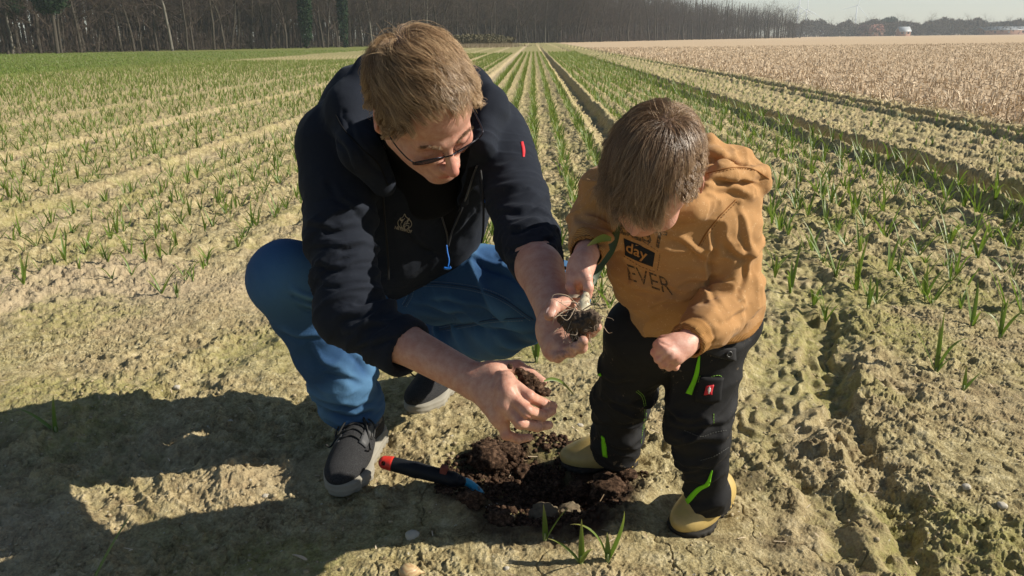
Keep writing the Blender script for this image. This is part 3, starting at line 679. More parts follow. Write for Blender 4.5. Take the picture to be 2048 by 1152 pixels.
def make_head(kind):
    H = Sdf()
    if kind == 'man':
        H.ell((0, .014, .034), (.077, .097, .088), k=.02)
        H.ell((0, -.042, .034), (.064, .048, .052), k=.03); H.ell((0, -.036, -.036), (.059, .050, .062), k=.03)
        for s in (-1, 1):
            H.cap((s * .050, -.002, -.060), (s * .014, -.076, -.090), .020, .018, k=.03)
            H.ell((s * .040, -.068, -.030), (.022, .020, .020), k=.025)
            H.cap((s * .010, -.090, .006), (s * .044, -.077, .007), .009, .0075, k=.014)
        H.ell((0, -.086, -.093), (.020, .013, .013), k=.018)
        for s in (-1, 1): H.ell((s * .031, -.103, -.012), (.017, .015, .011), k=.014, op=1)
        for s in (-1, 1): H.ell((s * .031, -.079, -.012), (.0135, .0125, .0110), k=.004)
        H.cap((0, -.092, -.004), (0, -.119, -.042), .0065, .0110, k=.012)
        for s in (-1, 1): H.ell((s * .012, -.106, -.044), (.0075, .010, .0075), k=.007)
        H.ell((0, -.091, -.062), (.028, .016, .014), k=.015)
        H.ell((0, -.102, -.066), (.021, .0075, .0045), k=.005); H.ell((0, -.101, -.0745), (.018, .0075, .0055), k=.005)
        H.ell((0, -.110, -.0702), (.023, .010, .0010), k=.002, op=1)
        ex = .077
    else:
        H.ell((0, .016, .034), (.070, .088, .080), k=.02)
        H.ell((0, -.036, .026), (.060, .045, .050), k=.03); H.ell((0, -.032, -.026), (.054, .044, .050), k=.03)
        for s in (-1, 1):
            H.ell((s * .032, -.052, -.034), (.026, .024, .022), k=.02)
            H.cap((s * .036, -.005, -.045), (s * .010, -.058, -.068), .018, .016, k=.03)
        H.ell((0, -.066, -.068), (.018, .013, .013), k=.018)
        for s in (-1, 1): H.ell((s * .026, -.088, -.008), (.014, .013, .010), k=.012, op=1)
        for s in (-1, 1): H.ell((s * .026, -.068, -.008), (.012, .011, .010), k=.004)
        H.cap((0, -.076, -.008), (0, -.090, -.030), .0055, .0085, k=.012)
        H.ell((0, -.076, -.048), (.016, .007, .0045), k=.006); H.ell((0, -.075, -.0545), (.013, .007, .005), k=.006)
        ex = .070
    for s in (-1, 1):
        E = Matrix.Rotation(R(-12), 3, 'X') @ Matrix.Rotation(R(s * -22), 3, 'Z'); E = np.array(E)
        q_ = 0 if kind == 'man' else .005
        H.ell((s * (ex + .004 + q_), .016, -.012), (.0055, .0175, .031), rot=E, k=.006)
        H.ell((s * (ex + .011 + q_), .012, -.010), (.006, .010, .020), rot=E, k=.004, op=1)
        H.ell((s * (ex + .001), .010, -.034), (.006, .009, .010), k=.006)
    return H
def hand(S, wrist, mcp, fingers, thumb, r=1.0, fr=None):
    "wrist point, 4 knuckles, 4 x [pip,dip,tip], thumb [cmc,mcp,ip,tip]"
    W = np.array(wrist)
    for i, m in enumerate(mcp):
        S.cap(W + (m - W) * .12, m, .016 * r, .0118 * r, k=.014)
    for i in range(3): S.cap(mcp[i], mcp[i + 1], .0112 * r, k=.012)
    fr = fr or [.0100, .0103, .0096, .0085]
    for i, f in enumerate(fingers):
        pts = [mcp[i]] + list(f); q = fr[i] * r
        for j in range(3): S.cap(pts[j], pts[j + 1], q * (1.08 - .1 * j), q * (1.0 - .1 * j) * (.93 if j == 2 else 1), k=.006 if j == 0 else .003)
        S.ell(pts[1], (q * 1.04,) * 3, k=.003); S.ell(pts[2], (q * .93,) * 3, k=.002)
    S.cap(thumb[0], thumb[1], .0155 * r, .0125 * r, k=.014); S.cap(thumb[1], thumb[2], .0115 * r, .0108 * r, k=.005)
    S.cap(thumb[2], thumb[3], .0112 * r, .0090 * r, k=.003)
def nail(a, b, out, r, parent, mat):
    "nail on the finger end a->b, facing out"
    a = np.array(a); b = np.array(b); d = nrm(b - a); o = nrm(out - d * np.dot(out, d)); s = np.cross(d, o); V = []; F = []
    for i in range(7):
        for j in range(7):
            x = (j / 6 - .5) * 2; y = i / 6; wd = math.sqrt(max(0, 1 - (2 * abs(y - .5)) ** 3)) * .72
            V.append(b + d * (y - .62) * r * 1.55 + s * x * wd * r + o * (r * (1.02 - .35 * (x * wd) ** 2) - .25 * r * y * y))
    for i in range(6):
        for j in range(6): F.append((i * 7 + j, i * 7 + j + 1, (i + 1) * 7 + j + 1, (i + 1) * 7 + j))
    return mesh_obj('fingernail', V, F, mat, parent)
M_nail = Mat('nail', (.62, .42, .36), .3, .5).m
def grow_hair(Hd, O, rot, mask, whorl, n, length, comb, seed, sc=1.0, lift=.010, wave=.5, rad=.00032, clumps=450, clump=.55, steps=10, gravity=(0, 0, 0), whorl_fill=0, tipfree=.35):
    g = np.random.default_rng(seed)
    d = nrm(g.normal(size=(n * 4, 3))); p = d * .16 + np.array([0, .01, .02])
    for _ in range(12): p = p - (Hd.ev(p))[:, None] * nrm(p - np.array([0, .01, .02])) * .9
    p = p[mask(p, g)][:n]; n = len(p)
    root = p.copy(); L = length(p, g) ; wv = nrm(np.array(whorl))
    base = np.array([0, .012, .03]); out = nrm(p - base)
    pts = [p.copy()]; lf = lift * (.35 + .65 * g.random(n)); stray = g.normal(size=(n, 3)) * .07
    big = g.random(n) < .05
    lf[big] *= 1.4; stray[big] *= 2.5
    prev = None; base_w = np.array([0, .012, .03])
    for k in range(steps):
        t = (k + 1) / steps; rel = p - base; o = nrm(rel)
        fl = o - wv * (o @ wv)[:, None]            # away from the whorl
        sw = np.cross(wv, o)
        dr = nrm(fl) + .45 * sw * np.exp(-((np.arccos(np.clip(o @ wv, -1, 1))) / .7) ** 2)[:, None]
        cv = comb(p)
        dr = nrm(dr + cv)
        q = root * 55
        nz = np.stack([vn3(q + 11 * j, seed + j) - .5 for j in range(3)], 1) * 1.5 + np.stack([vn3(root * 160 + 7 * j, seed + 9 + j) - .5 for j in range(3)], 1) * .6
        dr = nrm(dr + wave * nz + stray)
        dr = dr - o * (dr * o).sum(1)[:, None] * .6
        dr = nrm(dr + np.array(gravity) @ rot.T * t)
        if prev is not None: dr = nrm(.55 * prev + .45 * dr)
        prev = dr
        p = p + dr * (L / steps)[:, None]
        dd = Hd.ev(p); h = .0015 + lf * np.sin(np.pi * min(1, t * .75)) ** .8
        far = dd > h
        corr = np.where(far, np.maximum(-(dd - h) * (.5 if t < .55 else tipfree), -.006), h - dd)
        p = p + Hd.grad(p) * corr[:, None]
        pts.append(p.copy())
    pts = np.array(pts)                          # steps+1,n,3
    gi = g.choice(n, min(clumps, n), replace=False)
    idx = np.empty(n, int)
    for i in range(0, n, 2000):
        dd = ((root[i:i + 2000, None] - root[gi][None]) ** 2).sum(2); idx[i:i + 2000] = gi[dd.argmin(1)]
    ang = ((pts[-1] - pts[-1][idx]) ** 2).sum(1) < .03 ** 2
    tt = (np.linspace(0, 1, steps + 1) ** 1.3 * clump)[:, None, None] * ang[None, :, None] * (.5 + .5 * g.random(n))[None, :, None]
    off = (root - root[idx]) * .35
    pts = pts * (1 - tt) + (pts[:, idx] + off[None]) * tt
    W = (pts * sc).reshape(-1, 3) @ rot + np.asarray(O)
    W = W.reshape(steps + 1, n, 3).transpose(1, 0, 2)
    T = nrm(np.gradient(W, axis=1)); ref = nrm(W - np.asarray(O)); u = nrm(np.cross(T, ref)); v = np.cross(T, u)
    rr = rad * (.7 + .6 * g.random(n))[:, None] * np.array([1 - .75 * (k / steps) ** 3 for k in range(steps + 1)])[None]
    S = steps + 1; V = np.empty((n, S, 3, 3))
    for k in range(3):
        a = 2 * math.pi * k / 3; V[:, :, k] = W + rr[..., None] * (math.cos(a) * u + math.sin(a) * v)
    ii = np.arange(n)[:, None, None] * S * 3 + np.arange(steps)[None, :, None] * 3; kk = np.arange(3)[None, None]; k2 = (kk + 1) % 3
    F = np.stack([ii + kk, ii + k2, ii + 3 + k2, ii + 3 + kk], -1).reshape(-1, 4)
    lock = vn3(root * 120, seed + 77)
    rnd = np.clip(.55 * g.random(n) + .6 * lock - .1, 0, 1)
    return V.reshape(-1, 3), F, {'rnd': np.repeat(rnd, S * 3), 'tip': np.tile(np.repeat(np.linspace(0, 1, S), 3), n)}
# ============================================================ the kneeling man
man = empty('person', (-.3, 1.95, 0), 'man in a dark fleece jacket and blue jeans squatting with loose soil in both hands', 'person')
mO = P(845, 212, 1.40)
mF = np.array(CR) * .49 + np.array(CU) * -.80 + np.array(-CF) * .34
mU = np.array(CR) * .115 + np.array(CU) * .45 + np.array(-CF) * .885
mR = frame(mF, mU)
mloc = lambda q: np.asarray(q) @ mR + mO
Hm = make_head('man')
J = dict(rsh=P(668, 300, 1.66), lsh=P(995, 268, 1.70), rel=P(698, 628, 1.60), lel=P(1056, 480, 1.50), rwr=P(950, 762, 1.44), lwr=P(1112, 622, 1.28),
         neck=P(828, 262, 1.60), chest=P(850, 390, 1.82), belly=P(838, 490, 2.0), pel=P(815, 556, 2.14), rhip=P(735, 560, 2.14), lhip=P(885, 560, 2.12),
         rkn=P(572, 556, 1.79), lkn=P(1112, 588, 1.93), ran=P(714, 812, 2.03), lan=P(905, 705, 2.26))
B = Sdf()
B.sub_sdf(Hm, mO, mR, k=.02, rad=.15)
B.cap(mloc((0, .02, -.055)), J['neck'], .054, .060, k=.03)
B.cap(J['neck'], P(800, 390, 1.90), .055, .06, k=.03); B.cap(P(800, 390, 1.90), J['pel'], .06, .06, k=.03)
B.cap(P(820, 280, 1.68), J['rsh'], .035, .035, k=.02); B.cap(P(820, 280, 1.68), J['lsh'], .035, .035, k=.02)
B.cap(J['rsh'], J['rel'], .042, .034); B.cap(J['lsh'], J['lel'], .042, .038)
B.cap(J['pel'] + [0, .05, 0], J['rkn'], .04, .045, k=.03); B.cap(J['pel'] + [0, .05, 0], J['lkn'], .04, .045, k=.03)
B.cap(J['rkn'], J['ran'], .05, .035); B.cap(J['lkn'], J['lan'], .05, .035)
# right forearm (viewer's left)
e, w_ = J['rel'], J['rwr']; mid = e * .6 + w_ * .4
B.cap(e, mid, .036, .0375, k=.02); B.cap(mid, w_, .0365, .0245, k=.02)
B.cap(mid, w_ + np.array(CU) * -.009 + np.array(CR) * -.004, .030, .0205, k=.02); B.cap(mid, w_ + np.array(CU) * .009, .030, .019, k=.02)
rm = [P(1012, 758, 1.380), P(1014, 784, 1.360), P(1010, 810, 1.360), P(1000, 834, 1.375)]
rf = [[P(1058, 793, 1.360), P(1086, 807, 1.385), P(1106, 812, 1.410)], [P(1054, 822, 1.345), P(1084, 831, 1.370), P(1104, 822, 1.400)],
      [P(1040, 846, 1.350), P(1074, 853, 1.370), P(1098, 850, 1.395)], [P(1012, 869, 1.375), P(1036, 878, 1.390), P(1058, 875, 1.405)]]
rt = [P(978, 742, 1.425), P(1034, 734, 1.440), P(1060, 749, 1.440), P(1083, 764, 1.430)]
hand(B, w_, rm, rf, rt, r=1.07)
B.cap(w_, rm[3], .022, .012, k=.02); B.cap(w_, P(990, 745, 1.415), .022, .014, k=.02)
# left forearm (viewer's right)
e, w2 = J['lel'], J['lwr']; mid = e * .55 + w2 * .45
B.cap(e, mid, .042, .037, k=.02); B.cap(mid, w2, .037, .026, k=.02)
B.cap(mid, w2 + np.array(CR) * .010, .030, .019, k=.02); B.cap(mid, w2 - np.array(CR) * .010, .030, .019, k=.02)
lm = [P(1142, 664, 1.235), P(1130, 676, 1.205), P(1118, 688, 1.20), P(1108, 697, 1.21)]
lf = [[P(1165, 672, 1.20), P(1182, 662, 1.18), P(1194, 654, 1.165)], [P(1150, 694, 1.175), P(1162, 694, 1.155), P(1166, 682, 1.145)],
      [P(1130, 702, 1.18), P(1142, 703, 1.16), P(1148, 693, 1.15)], [P(1108, 708, 1.20), P(1116, 715, 1.18), P(1126, 710, 1.165)]]
lt = [P(1122, 632, 1.25), P(1128, 610, 1.215), P(1108, 612, 1.195), P(1099, 630, 1.185)]
hand(B, w2, lm, lf, lt, r=1.0)
B.ell(P(1118, 655, 1.235), (.036, .040, .022), rot=np.array([CR, CU, -CF]), k=.02)
B.cap(w2, P(1108, 697, 1.21), .022, .013, k=.02)
V, F = mesh_sdf(B, .0024)
def skin_attrs(V, rot, O, hands):
    q = (V - O) @ rot.T; red = np.zeros(len(V)); dirt = np.zeros(len(V))
    def sp(c, r, a):
        nonlocal red
        red = np.maximum(red, a * np.exp(-(((q - np.array(c)) / np.array(r)) ** 2).sum(1)))
    sp((0, -.118, -.040), (.016, .022, .018), .75); sp((0, -.105, -.070), (.021, .010, .0075), 1.25)
    for s in (-1, 1): sp((s * .043, -.07, -.028), (.022, .03, .022), .5); sp((s * .083, .015, -.012), (.012, .02, .035), .8); sp((s * .031, -.09, .0), (.02, .02, .012), .35)
    for c, r, a in hands: red = np.maximum(red, a * np.exp(-(((V - c) / r) ** 2).sum(1)))
    return red
kn = [(p, .012, .45) for p in rm + [f[0] for f in rf] + [f[0] for f in lf]]
N_ = vnormals(V, F); V = V + N_ * creases(V, N_, [[(1036, 782), (1062, 806), (1098, 819)], [(1030, 802), (1058, 832), (1092, 842)], [(1018, 826), (1034, 856), (1060, 864)], [(1096, 664), (1118, 656), (1138, 654)], [(1138, 684), (1148, 692), (1158, 694)], [(1120, 696), (1132, 702), (1142, 704)], [(1104, 640), (1118, 640), (1130, 634)], [(1112, 604), (1120, 612), (1122, 622)]], -.0022, 3.2)[:, None]
red = skin_attrs(V, mR, mO, kn)
dirt = np.zeros(len(V))
for c in [rf[0][1], rf[1][1], rf[2][1], rf[3][1], rt[2], lf[0][1], lf[1][2], lf[2][2], lf[3][2], P(1025, 745, 1.36)]:
    dirt = np.maximum(dirt, np.exp(-(((V - c) / .014) ** 2).sum(1)) * np.clip(fbm3(V * 260, 3, 3) * 3.2 - 1.5, 0, 1))
def man_mask(p, g):
    x, y, z = p.T; a = np.abs(x)
    j = (g.random(len(p)) - .5) * .008
    hl = np.where(y < -.01, .082 + .008 * np.cos(x * 40) - np.clip((a - .048) * 2.8, 0, .080) , .0)
    front = (y < -.01) & (z > hl + j)
    side = (y >= -.022) & (z > np.where(a > .055, .012 - (y + .02) * .9, -.06) + j) & ~((a > .070) & (z < .018) & (y > -.002) & (y < .034))
    burn = (y > -.030) & (y < -.004) & (z > -.022 + j) & (a > .055)
    return front | side | burn
def scalp_at(V, O, rot, mask, rad=.135):
    q = (V - O) @ rot.T; m = np.zeros(len(V)); near = (q ** 2).sum(1) < rad ** 2; m[near] = mask(q[near], np.random.default_rng(2)) & (q[near][:, 2] > -.05); return m
body = mesh_obj('body', V, F, M_skin, man, attrs={'red': red, 'dirt': dirt * .9, 'scalp': scalp_at(V, mO, mR, man_mask) * .85})
vw = nrm(np.array(CAMP) - rf[0][2])
nail(rf[0][1], rf[0][2], vw, .0078, man, M_nail); nail(rf[1][1], rf[1][2], vw + np.array(CR) * .5, .0078, man, M_nail); nail(rf[2][1], rf[2][2], vw, .0075, man, M_nail)
nail(rf[3][1], rf[3][2], vw, .0066, man, M_nail); nail(rt[2], rt[3], vw + np.array(CU) * 1.2, .0088, man, M_nail); nail(lt[2], lt[3], vw, .0092, man, M_nail)
# ---- hair
def man_len(p, g):
    x, y, z = p.T; top = sstep(.03, .10, z)
    return (.018 + .046 * top - .006 * (y < -.03)) * (.7 + .5 * g.random(len(p)))
def man_comb(p):
    x, y, z = p.T; c = np.zeros_like(p); top = sstep(.03, .10, z)
    c[:, 1] = -.9 * top - .1; c[:, 0] = (.55 * top * (y < .02)); c[:, 2] = -.35 * (1 - top); return c
hV, hF, hA = grow_hair(Hm, mO, mR, man_mask, (-.15, .62, .95), 15000, man_len, man_comb, 3, lift=.016, wave=.55, rad=.00030, clumps=520, clump=.9)
mesh_obj('hair', hV, hF, M_hair, man, attrs=hA)
def tuft(O, rot, pts, n, seed, mat, parent, name='hair_tuft'):
    g = np.random.default_rng(seed); parts = []; rn = []
    for _ in range(n):
        a, dr, L = pts[g.integers(len(pts))]; a = np.array(a) + g.normal(size=3) * .006; d = nrm(np.array(dr) + g.normal(size=3) * .28); L = L * (.5 + .7 * g.random()); cv = g.normal(size=3) * .35
        q = np.array([a + d * L * t + cv * L * t * t for t in np.linspace(0, 1, 7)]) @ rot + O
        parts.append(tube(q, np.linspace(.00032, .00008, 7), 3)); rn += [g.random()] * 21
    V, F = merge(parts); return mesh_obj(name, V, F, mat, parent, attrs={'rnd': np.array(rn), 'tip': np.tile(np.repeat(np.linspace(0, 1, 7), 3), n)})
tuft(mO, mR, [((-.030, .045, .112), (-.5, .7, 1.0), .030), ((-.01, .04, .118), (-.5, .2, 1), .024), ((-.04, .03, .110), (-1, .5, .6), .028)], 80, 5, M_hair, man)
# eyebrows
g_ = np.random.default_rng(4)
for s in (-1, 1):
    parts = []; rn = []
    for i in range(150):
        t = g_.random(); a = np.array([s * (.012 + .036 * t), -.098 + .016 * t ** 2, .007 + .006 * math.sin(t * 2.6) + g_.normal() * .002])
        dd = Hm.ev(a[None])[0]; a = a - Hm.grad(a[None])[0] * dd
        d = nrm(np.array([s * 1., -.2, .35]) + g_.normal(size=3) * .25) * .007
        q = np.array([a, a + d * .5 + [0, -.0012, 0], a + d]) @ mR + mO; parts.append(tube(q, [.0002, .00017, .00008], 3)); rn += [.15 + g_.random() * .4] * 9
    Vb, Fb = merge(parts); mesh_obj('eyebrow', Vb, Fb, M_hair, man, attrs={'rnd': rn, 'tip': np.zeros(len(Vb))})
# ---- jacket
S = Sdf()
tc = [J['neck'], P(845, 360, 1.78), P(842, 470, 1.98), P(820, 540, 2.10)]
S.cap(P(770, 330, 1.78), P(790, 480, 1.98), .115, .10, k=.05); S.cap(P(915, 320, 1.84), P(880, 460, 2.02), .115, .10, k=.05)
S.cap(P(790, 480, 1.99), P(790, 525, 2.10), .10, .115, k=.05); S.cap(P(870, 455, 2.02), P(850, 500, 2.12), .10, .11, k=.05)
S.cap(P(690, 440, 2.02), P(700, 500, 2.16), .10, .09, k=.05)            # back, seen past the arm
S.cap(P(690, 275, 1.69), P(830, 250, 1.72), .080, .085, k=.05); S.cap(P(830, 250, 1.72), P(965, 248, 1.76), .085, .072, k=.05)
S.cap(P(740, 230, 1.78), P(760, 420, 2.05), .11, .12, k=.05)
S.cap(J['rsh'], J['rel'], .075, .066, k=.05); S.cap(J['rel'], P(812, 697, 1.530), .065, .056, k=.012)
S.cap(J['lsh'], J['lel'], .066, .056, k=.04); S.cap(J['lel'], P(1078, 536, 1.425), .056, .0440, k=.012)
# hood lying behind the neck
S.cap(P(742, 150, 1.62), P(700, 215, 1.60), .030, .040, k=.03); S.cap(P(700, 215, 1.60), P(722, 300, 1.55), .040, .036, k=.03)
S.cap(P(742, 150, 1.62), P(790, 130, 1.66), .030, .035, k=.03); S.cap(P(722, 300, 1.55), P(770, 370, 1.60), .034, .022, k=.03)
S.cap(P(760, 170, 1.68), P(900, 170, 1.70), .05, .045, k=.04)
# collar / hood edge on the far side
S.cap(P(945, 165, 1.66), P(978, 210, 1.62), .030, .032, k=.03); S.cap(P(978, 210, 1.62), P(966, 290, 1.56), .030, .018, k=.03)
S.cap(P(966, 290, 1.56), P(925, 400, 1.70), .014, .012, k=.02)
# neck hollow
S.cap(P(850, 300, 1.50), P(868, 400, 1.66), .062, .045, k=.03, op=1)
S.cap(P(800, 190, 1.52), P(868, 330, 1.56), .075, .055, k=.03, op=1)
# open sleeve ends
cR = nrm(J['rwr'] - J['rel']); cRp = P(812, 697, 1.530); cL = nrm(J['lwr'] - J['lel']); cLp = P(1079, 538, 1.42)
S.cap(cRp + cR * -.004, cRp + cR * .06, .0445, .0445, k=.002, op=1); S.cap(cLp + cL * -.004, cLp + cL * .06, .0405, .0395, k=.002, op=1)
def sleeve_cut(p):
    a = (p - cRp) @ cR - .006; qa = p - cRp; sa = qa @ cR; ra = np.sqrt(np.maximum((qa ** 2).sum(1) - sa ** 2, 0)); a = np.where((ra < .080) & (np.abs(sa) < .16), a, -1)
    b = (p - cLp) @ cL - .006; qb = p - cLp; sb = qb @ cL; rb_ = np.sqrt(np.maximum((qb ** 2).sum(1) - sb ** 2, 0)); b = np.where((rb_ < .072) & (np.abs(sb) < .14), b, -1)
    return np.maximum(a, b)
V, F = mesh_sdf(S, .0042, cut=sleeve_cut); V = relax(V, F, 1); N = vnormals(V, F)
d = folds(V, J['rsh'], J['rel'], .09, .013, 19, 1, 5, .6, (.40, 1.0), 2.) + folds(V, J['rsh'], J['rel'], .09, .005, 10, 9, 5, .2, (0, .5))
d += folds(V, J['rel'], cRp, .075, .009, 22, 2, 5, -.5, (-.15, .72)) + folds(V, J['lsh'], J['lel'], .085, .010, 22, 3, 5, -.4, (.1, 1.0), 2.) + folds(V, J['lel'], cLp, .07, .007, 34, 4, 5, .3, (-.1, .7), 2.)
d += creases(V, N, [[(628, 522), (680, 530), (748, 512)], [(640, 562), (700, 562), (768, 542)], [(652, 602), (710, 594), (772, 580)], [(662, 640), (705, 624), (770, 612)], [(690, 662), (730, 646), (775, 640)], [(620, 484), (690, 487), (752, 472)], [(706, 700), (750, 676), (792, 668)], [(612, 440), (660, 452), (720, 446)], [(660, 350), (690, 400), (735, 430)],
    [(985, 335), (1020, 332), (1052, 318)], [(990, 382), (1030, 376), (1066, 358)], [(1000, 420), (1040, 414), (1078, 398)], [(1005, 455), (1050, 450), (1090, 436)], [(1015, 487), (1060, 482), (1100, 466)], [(1025, 515), (1065, 508), (1108, 494)], [(700, 235), (735, 300), (775, 345)], [(660, 250), (700, 300), (730, 360)], [(800, 430), (830, 470), (880, 500)], [(900, 470), (920, 450), (945, 420)]], .0050, 7)
tors = np.clip(1 - np.abs(d) * 400, 0, 1)
d += tors * (.012 * (1 - np.abs(2 * fbm3(V * np.array([9, 5, 5]), 3, 8) - 1) - .6) + .003 * (fbm3(V * 28, 2, 9) - .5))
d += .0009 * (fbm3(V * 90, 2, 10) - .5)
V = V + N * d[:, None]
jacket = mesh_obj('jacket', V, F, M_jacket, man)
bj = bvh_of(V, F)
def surf_tube(name, pts, bvh, r, mat, parent, off=.001, n=6, fac=8):
    L = surf_line(pts, bvh, off, fac); a, b = tube(L, r, n); return mesh_obj(name, a, b, mat, parent)
surf_tube('seam', [(672, 230), (690, 262), (720, 292), (758, 330), (775, 370)], bj, .0016, M_inner, jacket)
# ---- undershirt + open front
a, b = patch([(856, 366), (872, 400), (884, 440), (892, 470)], [(952, 330), (935, 380), (912, 430), (898, 470)], bj, .001, 14, 8, .001); mesh_obj('shirt_front', a, b, M_knit, man)
S2 = Sdf(); S2.cap(P(838, 300, 1.68), P(852, 360, 1.80), .080, .090, k=.04)
S2.cap(mloc((0, .03, -.075)), J['neck'], .064, .066, k=.03); S2.cap(mloc((0, .02, .0)), mloc((0, .024, -.062)), .09, .075, k=.01, op=1)
V, F = mesh_sdf(S2, .006); mesh_obj('shirt', V, F, M_knit, man)
surf_tube('zip', [(838, 352), (856, 368), (874, 402), (886, 440), (895, 472), (893, 500)], bj, .0024, M_zip, jacket, .002)
surf_tube('zip', [(955, 330), (940, 370), (922, 420), (905, 460), (896, 492)], bj, .0022, M_zip, jacket, .002)
def hang(pts, r, mat, name, parent, n=8):
    L = spline([P(*q) for q in pts], 6); a, b = tube(L, r, n); return mesh_obj(name, a, b, mat, parent)
hang([(893, 490, 1.80), (895, 505, 1.80), (898, 520, 1.80), (896, 534, 1.80)], .0017, M_blue, 'zip_pull', jacket)
hang([(888, 536, 1.80), (897, 537, 1.80), (902, 534, 1.80)], .003, M_blue, 'zip_pull', jacket)
hang([(765, 370, 1.61), (768, 420, 1.66), (772, 470, 1.70), (776, 520, 1.74), (777, 560, 1.76)], .0023, M_cord, 'drawstring', jacket)
hang([(961, 340, 1.55), (965, 375, 1.55), (967, 420, 1.56), (966, 465, 1.57), (963, 486, 1.57)], .0023, M_cord, 'drawstring', jacket)
hang([(958, 350, 1.60), (960, 362, 1.60), (962, 372, 1.60)], .0018, M_blue, 'zip_pull', jacket)
hang([(968, 386, 1.56), (970, 396, 1.56), (970, 405, 1.56)], .0032, M_blue, 'zip_pull', jacket)
a, b = patch([(1041, 284), (1044, 300), (1045, 314)], [(1046, 283), (1050, 300), (1049, 314)], bj, .0004, 8, 3, .0006); mesh_obj('sleeve_label', a, b, M_red, jacket)
# logo: onion bulb with grain ears and lettering, as raised embroidery
def emb(lines, name, bvh, r, mat, parent, off=.001):
    parts = []
    for l in lines:
        L = surf_line(l, bvh, off, 5)
        if len(L) > 2: parts.append(tube(L, r, 5))
    if parts: a, b = merge(parts); return mesh_obj(name, a, b, mat, parent)
lo = [[(806, 458), (797, 452), (795, 444), (800, 437), (806, 433), (809, 427), (811, 433), (818, 438), (823, 446), (820, 454), (811, 459), (806, 458)],
      [(804, 457), (801, 449), (805, 441), (809, 436)], [(807, 457), (812, 450), (818, 452), (815, 457)], [(802, 440), (800, 434), (802, 442), (805, 437), (804, 444)],
      [(813, 448), (815, 440), (818, 437)], [(812, 443), (816, 443), (813, 440), (818, 440), (815, 437), (819, 436)], [(806, 455), (808, 447), (811, 442)], [(809, 458), (808, 451), (812, 446), (818, 447)]]
emb(lo, 'logo', bj, .0009, M_logo, jacket)
def text_on(word, quad, bvh, mat, parent, name, off=.001, bold=0, th=.0008, font=None):
    "letters laid on the cloth inside a measured quad (tl,tr,br,bl)"
    cu = bpy.data.curves.new(name, 'FONT'); cu.body = word; cu.resolution_u = 3; cu.offset = bold; cu.align_x = 'LEFT'
    o = bpy.data.objects.new(name, cu); C.objects.link(o); dg = bpy.context.evaluated_depsgraph_get(); me = bpy.data.meshes.new_from_object(o.evaluated_get(dg))
    bpy.data.objects.remove(o); import bmesh
    bm = bmesh.new(); bm.from_mesh(me); bmesh.ops.triangulate(bm, faces=bm.faces)
    for _ in range(2): bmesh.ops.subdivide_edges(bm, edges=[e for e in bm.edges if e.calc_length() > .18], cuts=1); bmesh.ops.triangulate(bm, faces=bm.faces)
    xs = [v.co.x for v in bm.verts]; ys = [v.co.y for v in bm.verts]; x0, x1, y0, y1 = min(xs), max(xs), min(ys), max(ys)
    tl, tr, br, bl = [np.array(q, float) for q in quad]; V = []; idx = {}
    for k, v in enumerate(bm.verts):
        s = (v.co.x - x0) / (x1 - x0); t = 1 - (v.co.y - y0) / (y1 - y0)
        q = (tl * (1 - s) + tr * s) * (1 - t) + (bl * (1 - s) + br * s) * t; p, nn = ray(q[0], q[1], bvh)
        if p is None: p, nn = (V[-1], -np.array(CF)) if V else (P(q[0], q[1], 1.4), -np.array(CF))
        V.append(p + nn * off); idx[v] = k
    F = [tuple(idx[v] for v in f.verts) for f in bm.faces]; bm.free(); bpy.data.meshes.remove(me)
    ob = mesh_obj(name, V, F, mat, parent, smooth=False); md = ob.modifiers.new('thickness', 'SOLIDIFY'); md.thickness = th; md.offset = 0
    return ob
text_on('NEYESHOF', [(790, 451), (824, 460), (823, 466), (789, 457)], bj, M_logo, jacket, 'lettering', bold=.01)
# ---- jeans
S = Sdf()
S.ell(J['pel'], (.17, .12, .12), k=.06)
S.cap(J['rhip'], J['rkn'], .105, .083, k=.05); S.cap(J['lhip'], J['lkn'], .105, .082, k=.04)
S.cap(J['rkn'], P(652, 700, 1.93), .080, .078, k=.02); S.cap(P(652, 700, 1.93), P(706, 800, 2.02), .078, .067, k=.02); S.cap(P(706, 800, 2.02), P(713, 822, 2.035), .068, .070, k=.01)
S.cap(J['lkn'], P(1000, 652, 2.10), .080, .078, k=.012); S.cap(P(1000, 652, 2.10), P(880, 684, 2.30), .075, .072, k=.02)
hc = P(713, 822, 2.035); hd_ = nrm(J['ran'] - J['rkn'])
S.cap(hc - hd_ * .01, hc + hd_ * .08, .058, .058, k=.002, op=1)
V, F = mesh_sdf(S, .0045, cut=lambda p: np.where(((p - hc) ** 2).sum(1) < .16 ** 2, (p - hc) @ hd_ - .012, -1)); V = relax(V, F, 1); N = vnormals(V, F)
d = folds(V, J['rkn'], hc, .095, .016, 9, 21, 6, .8, (.30, 1.0), 2.2) + folds(V, P(652, 700, 1.93), hc, .095, .018, 15, 22, 8, -.6, (.30, 1.0), 2.2)
d += folds(V, J['lkn'], P(880, 684, 2.3), .09, .014, 14, 24, 6, .3, (.1, 1), 2.) + folds(V, J['rhip'], J['rkn'], .1, .010, 12, 25, 6, .6, (0, .8), 2.)
d += folds(V, J['lhip'], J['lkn'], .11, .013, 11, 26, 6, .8, (0, .8), 2.2)
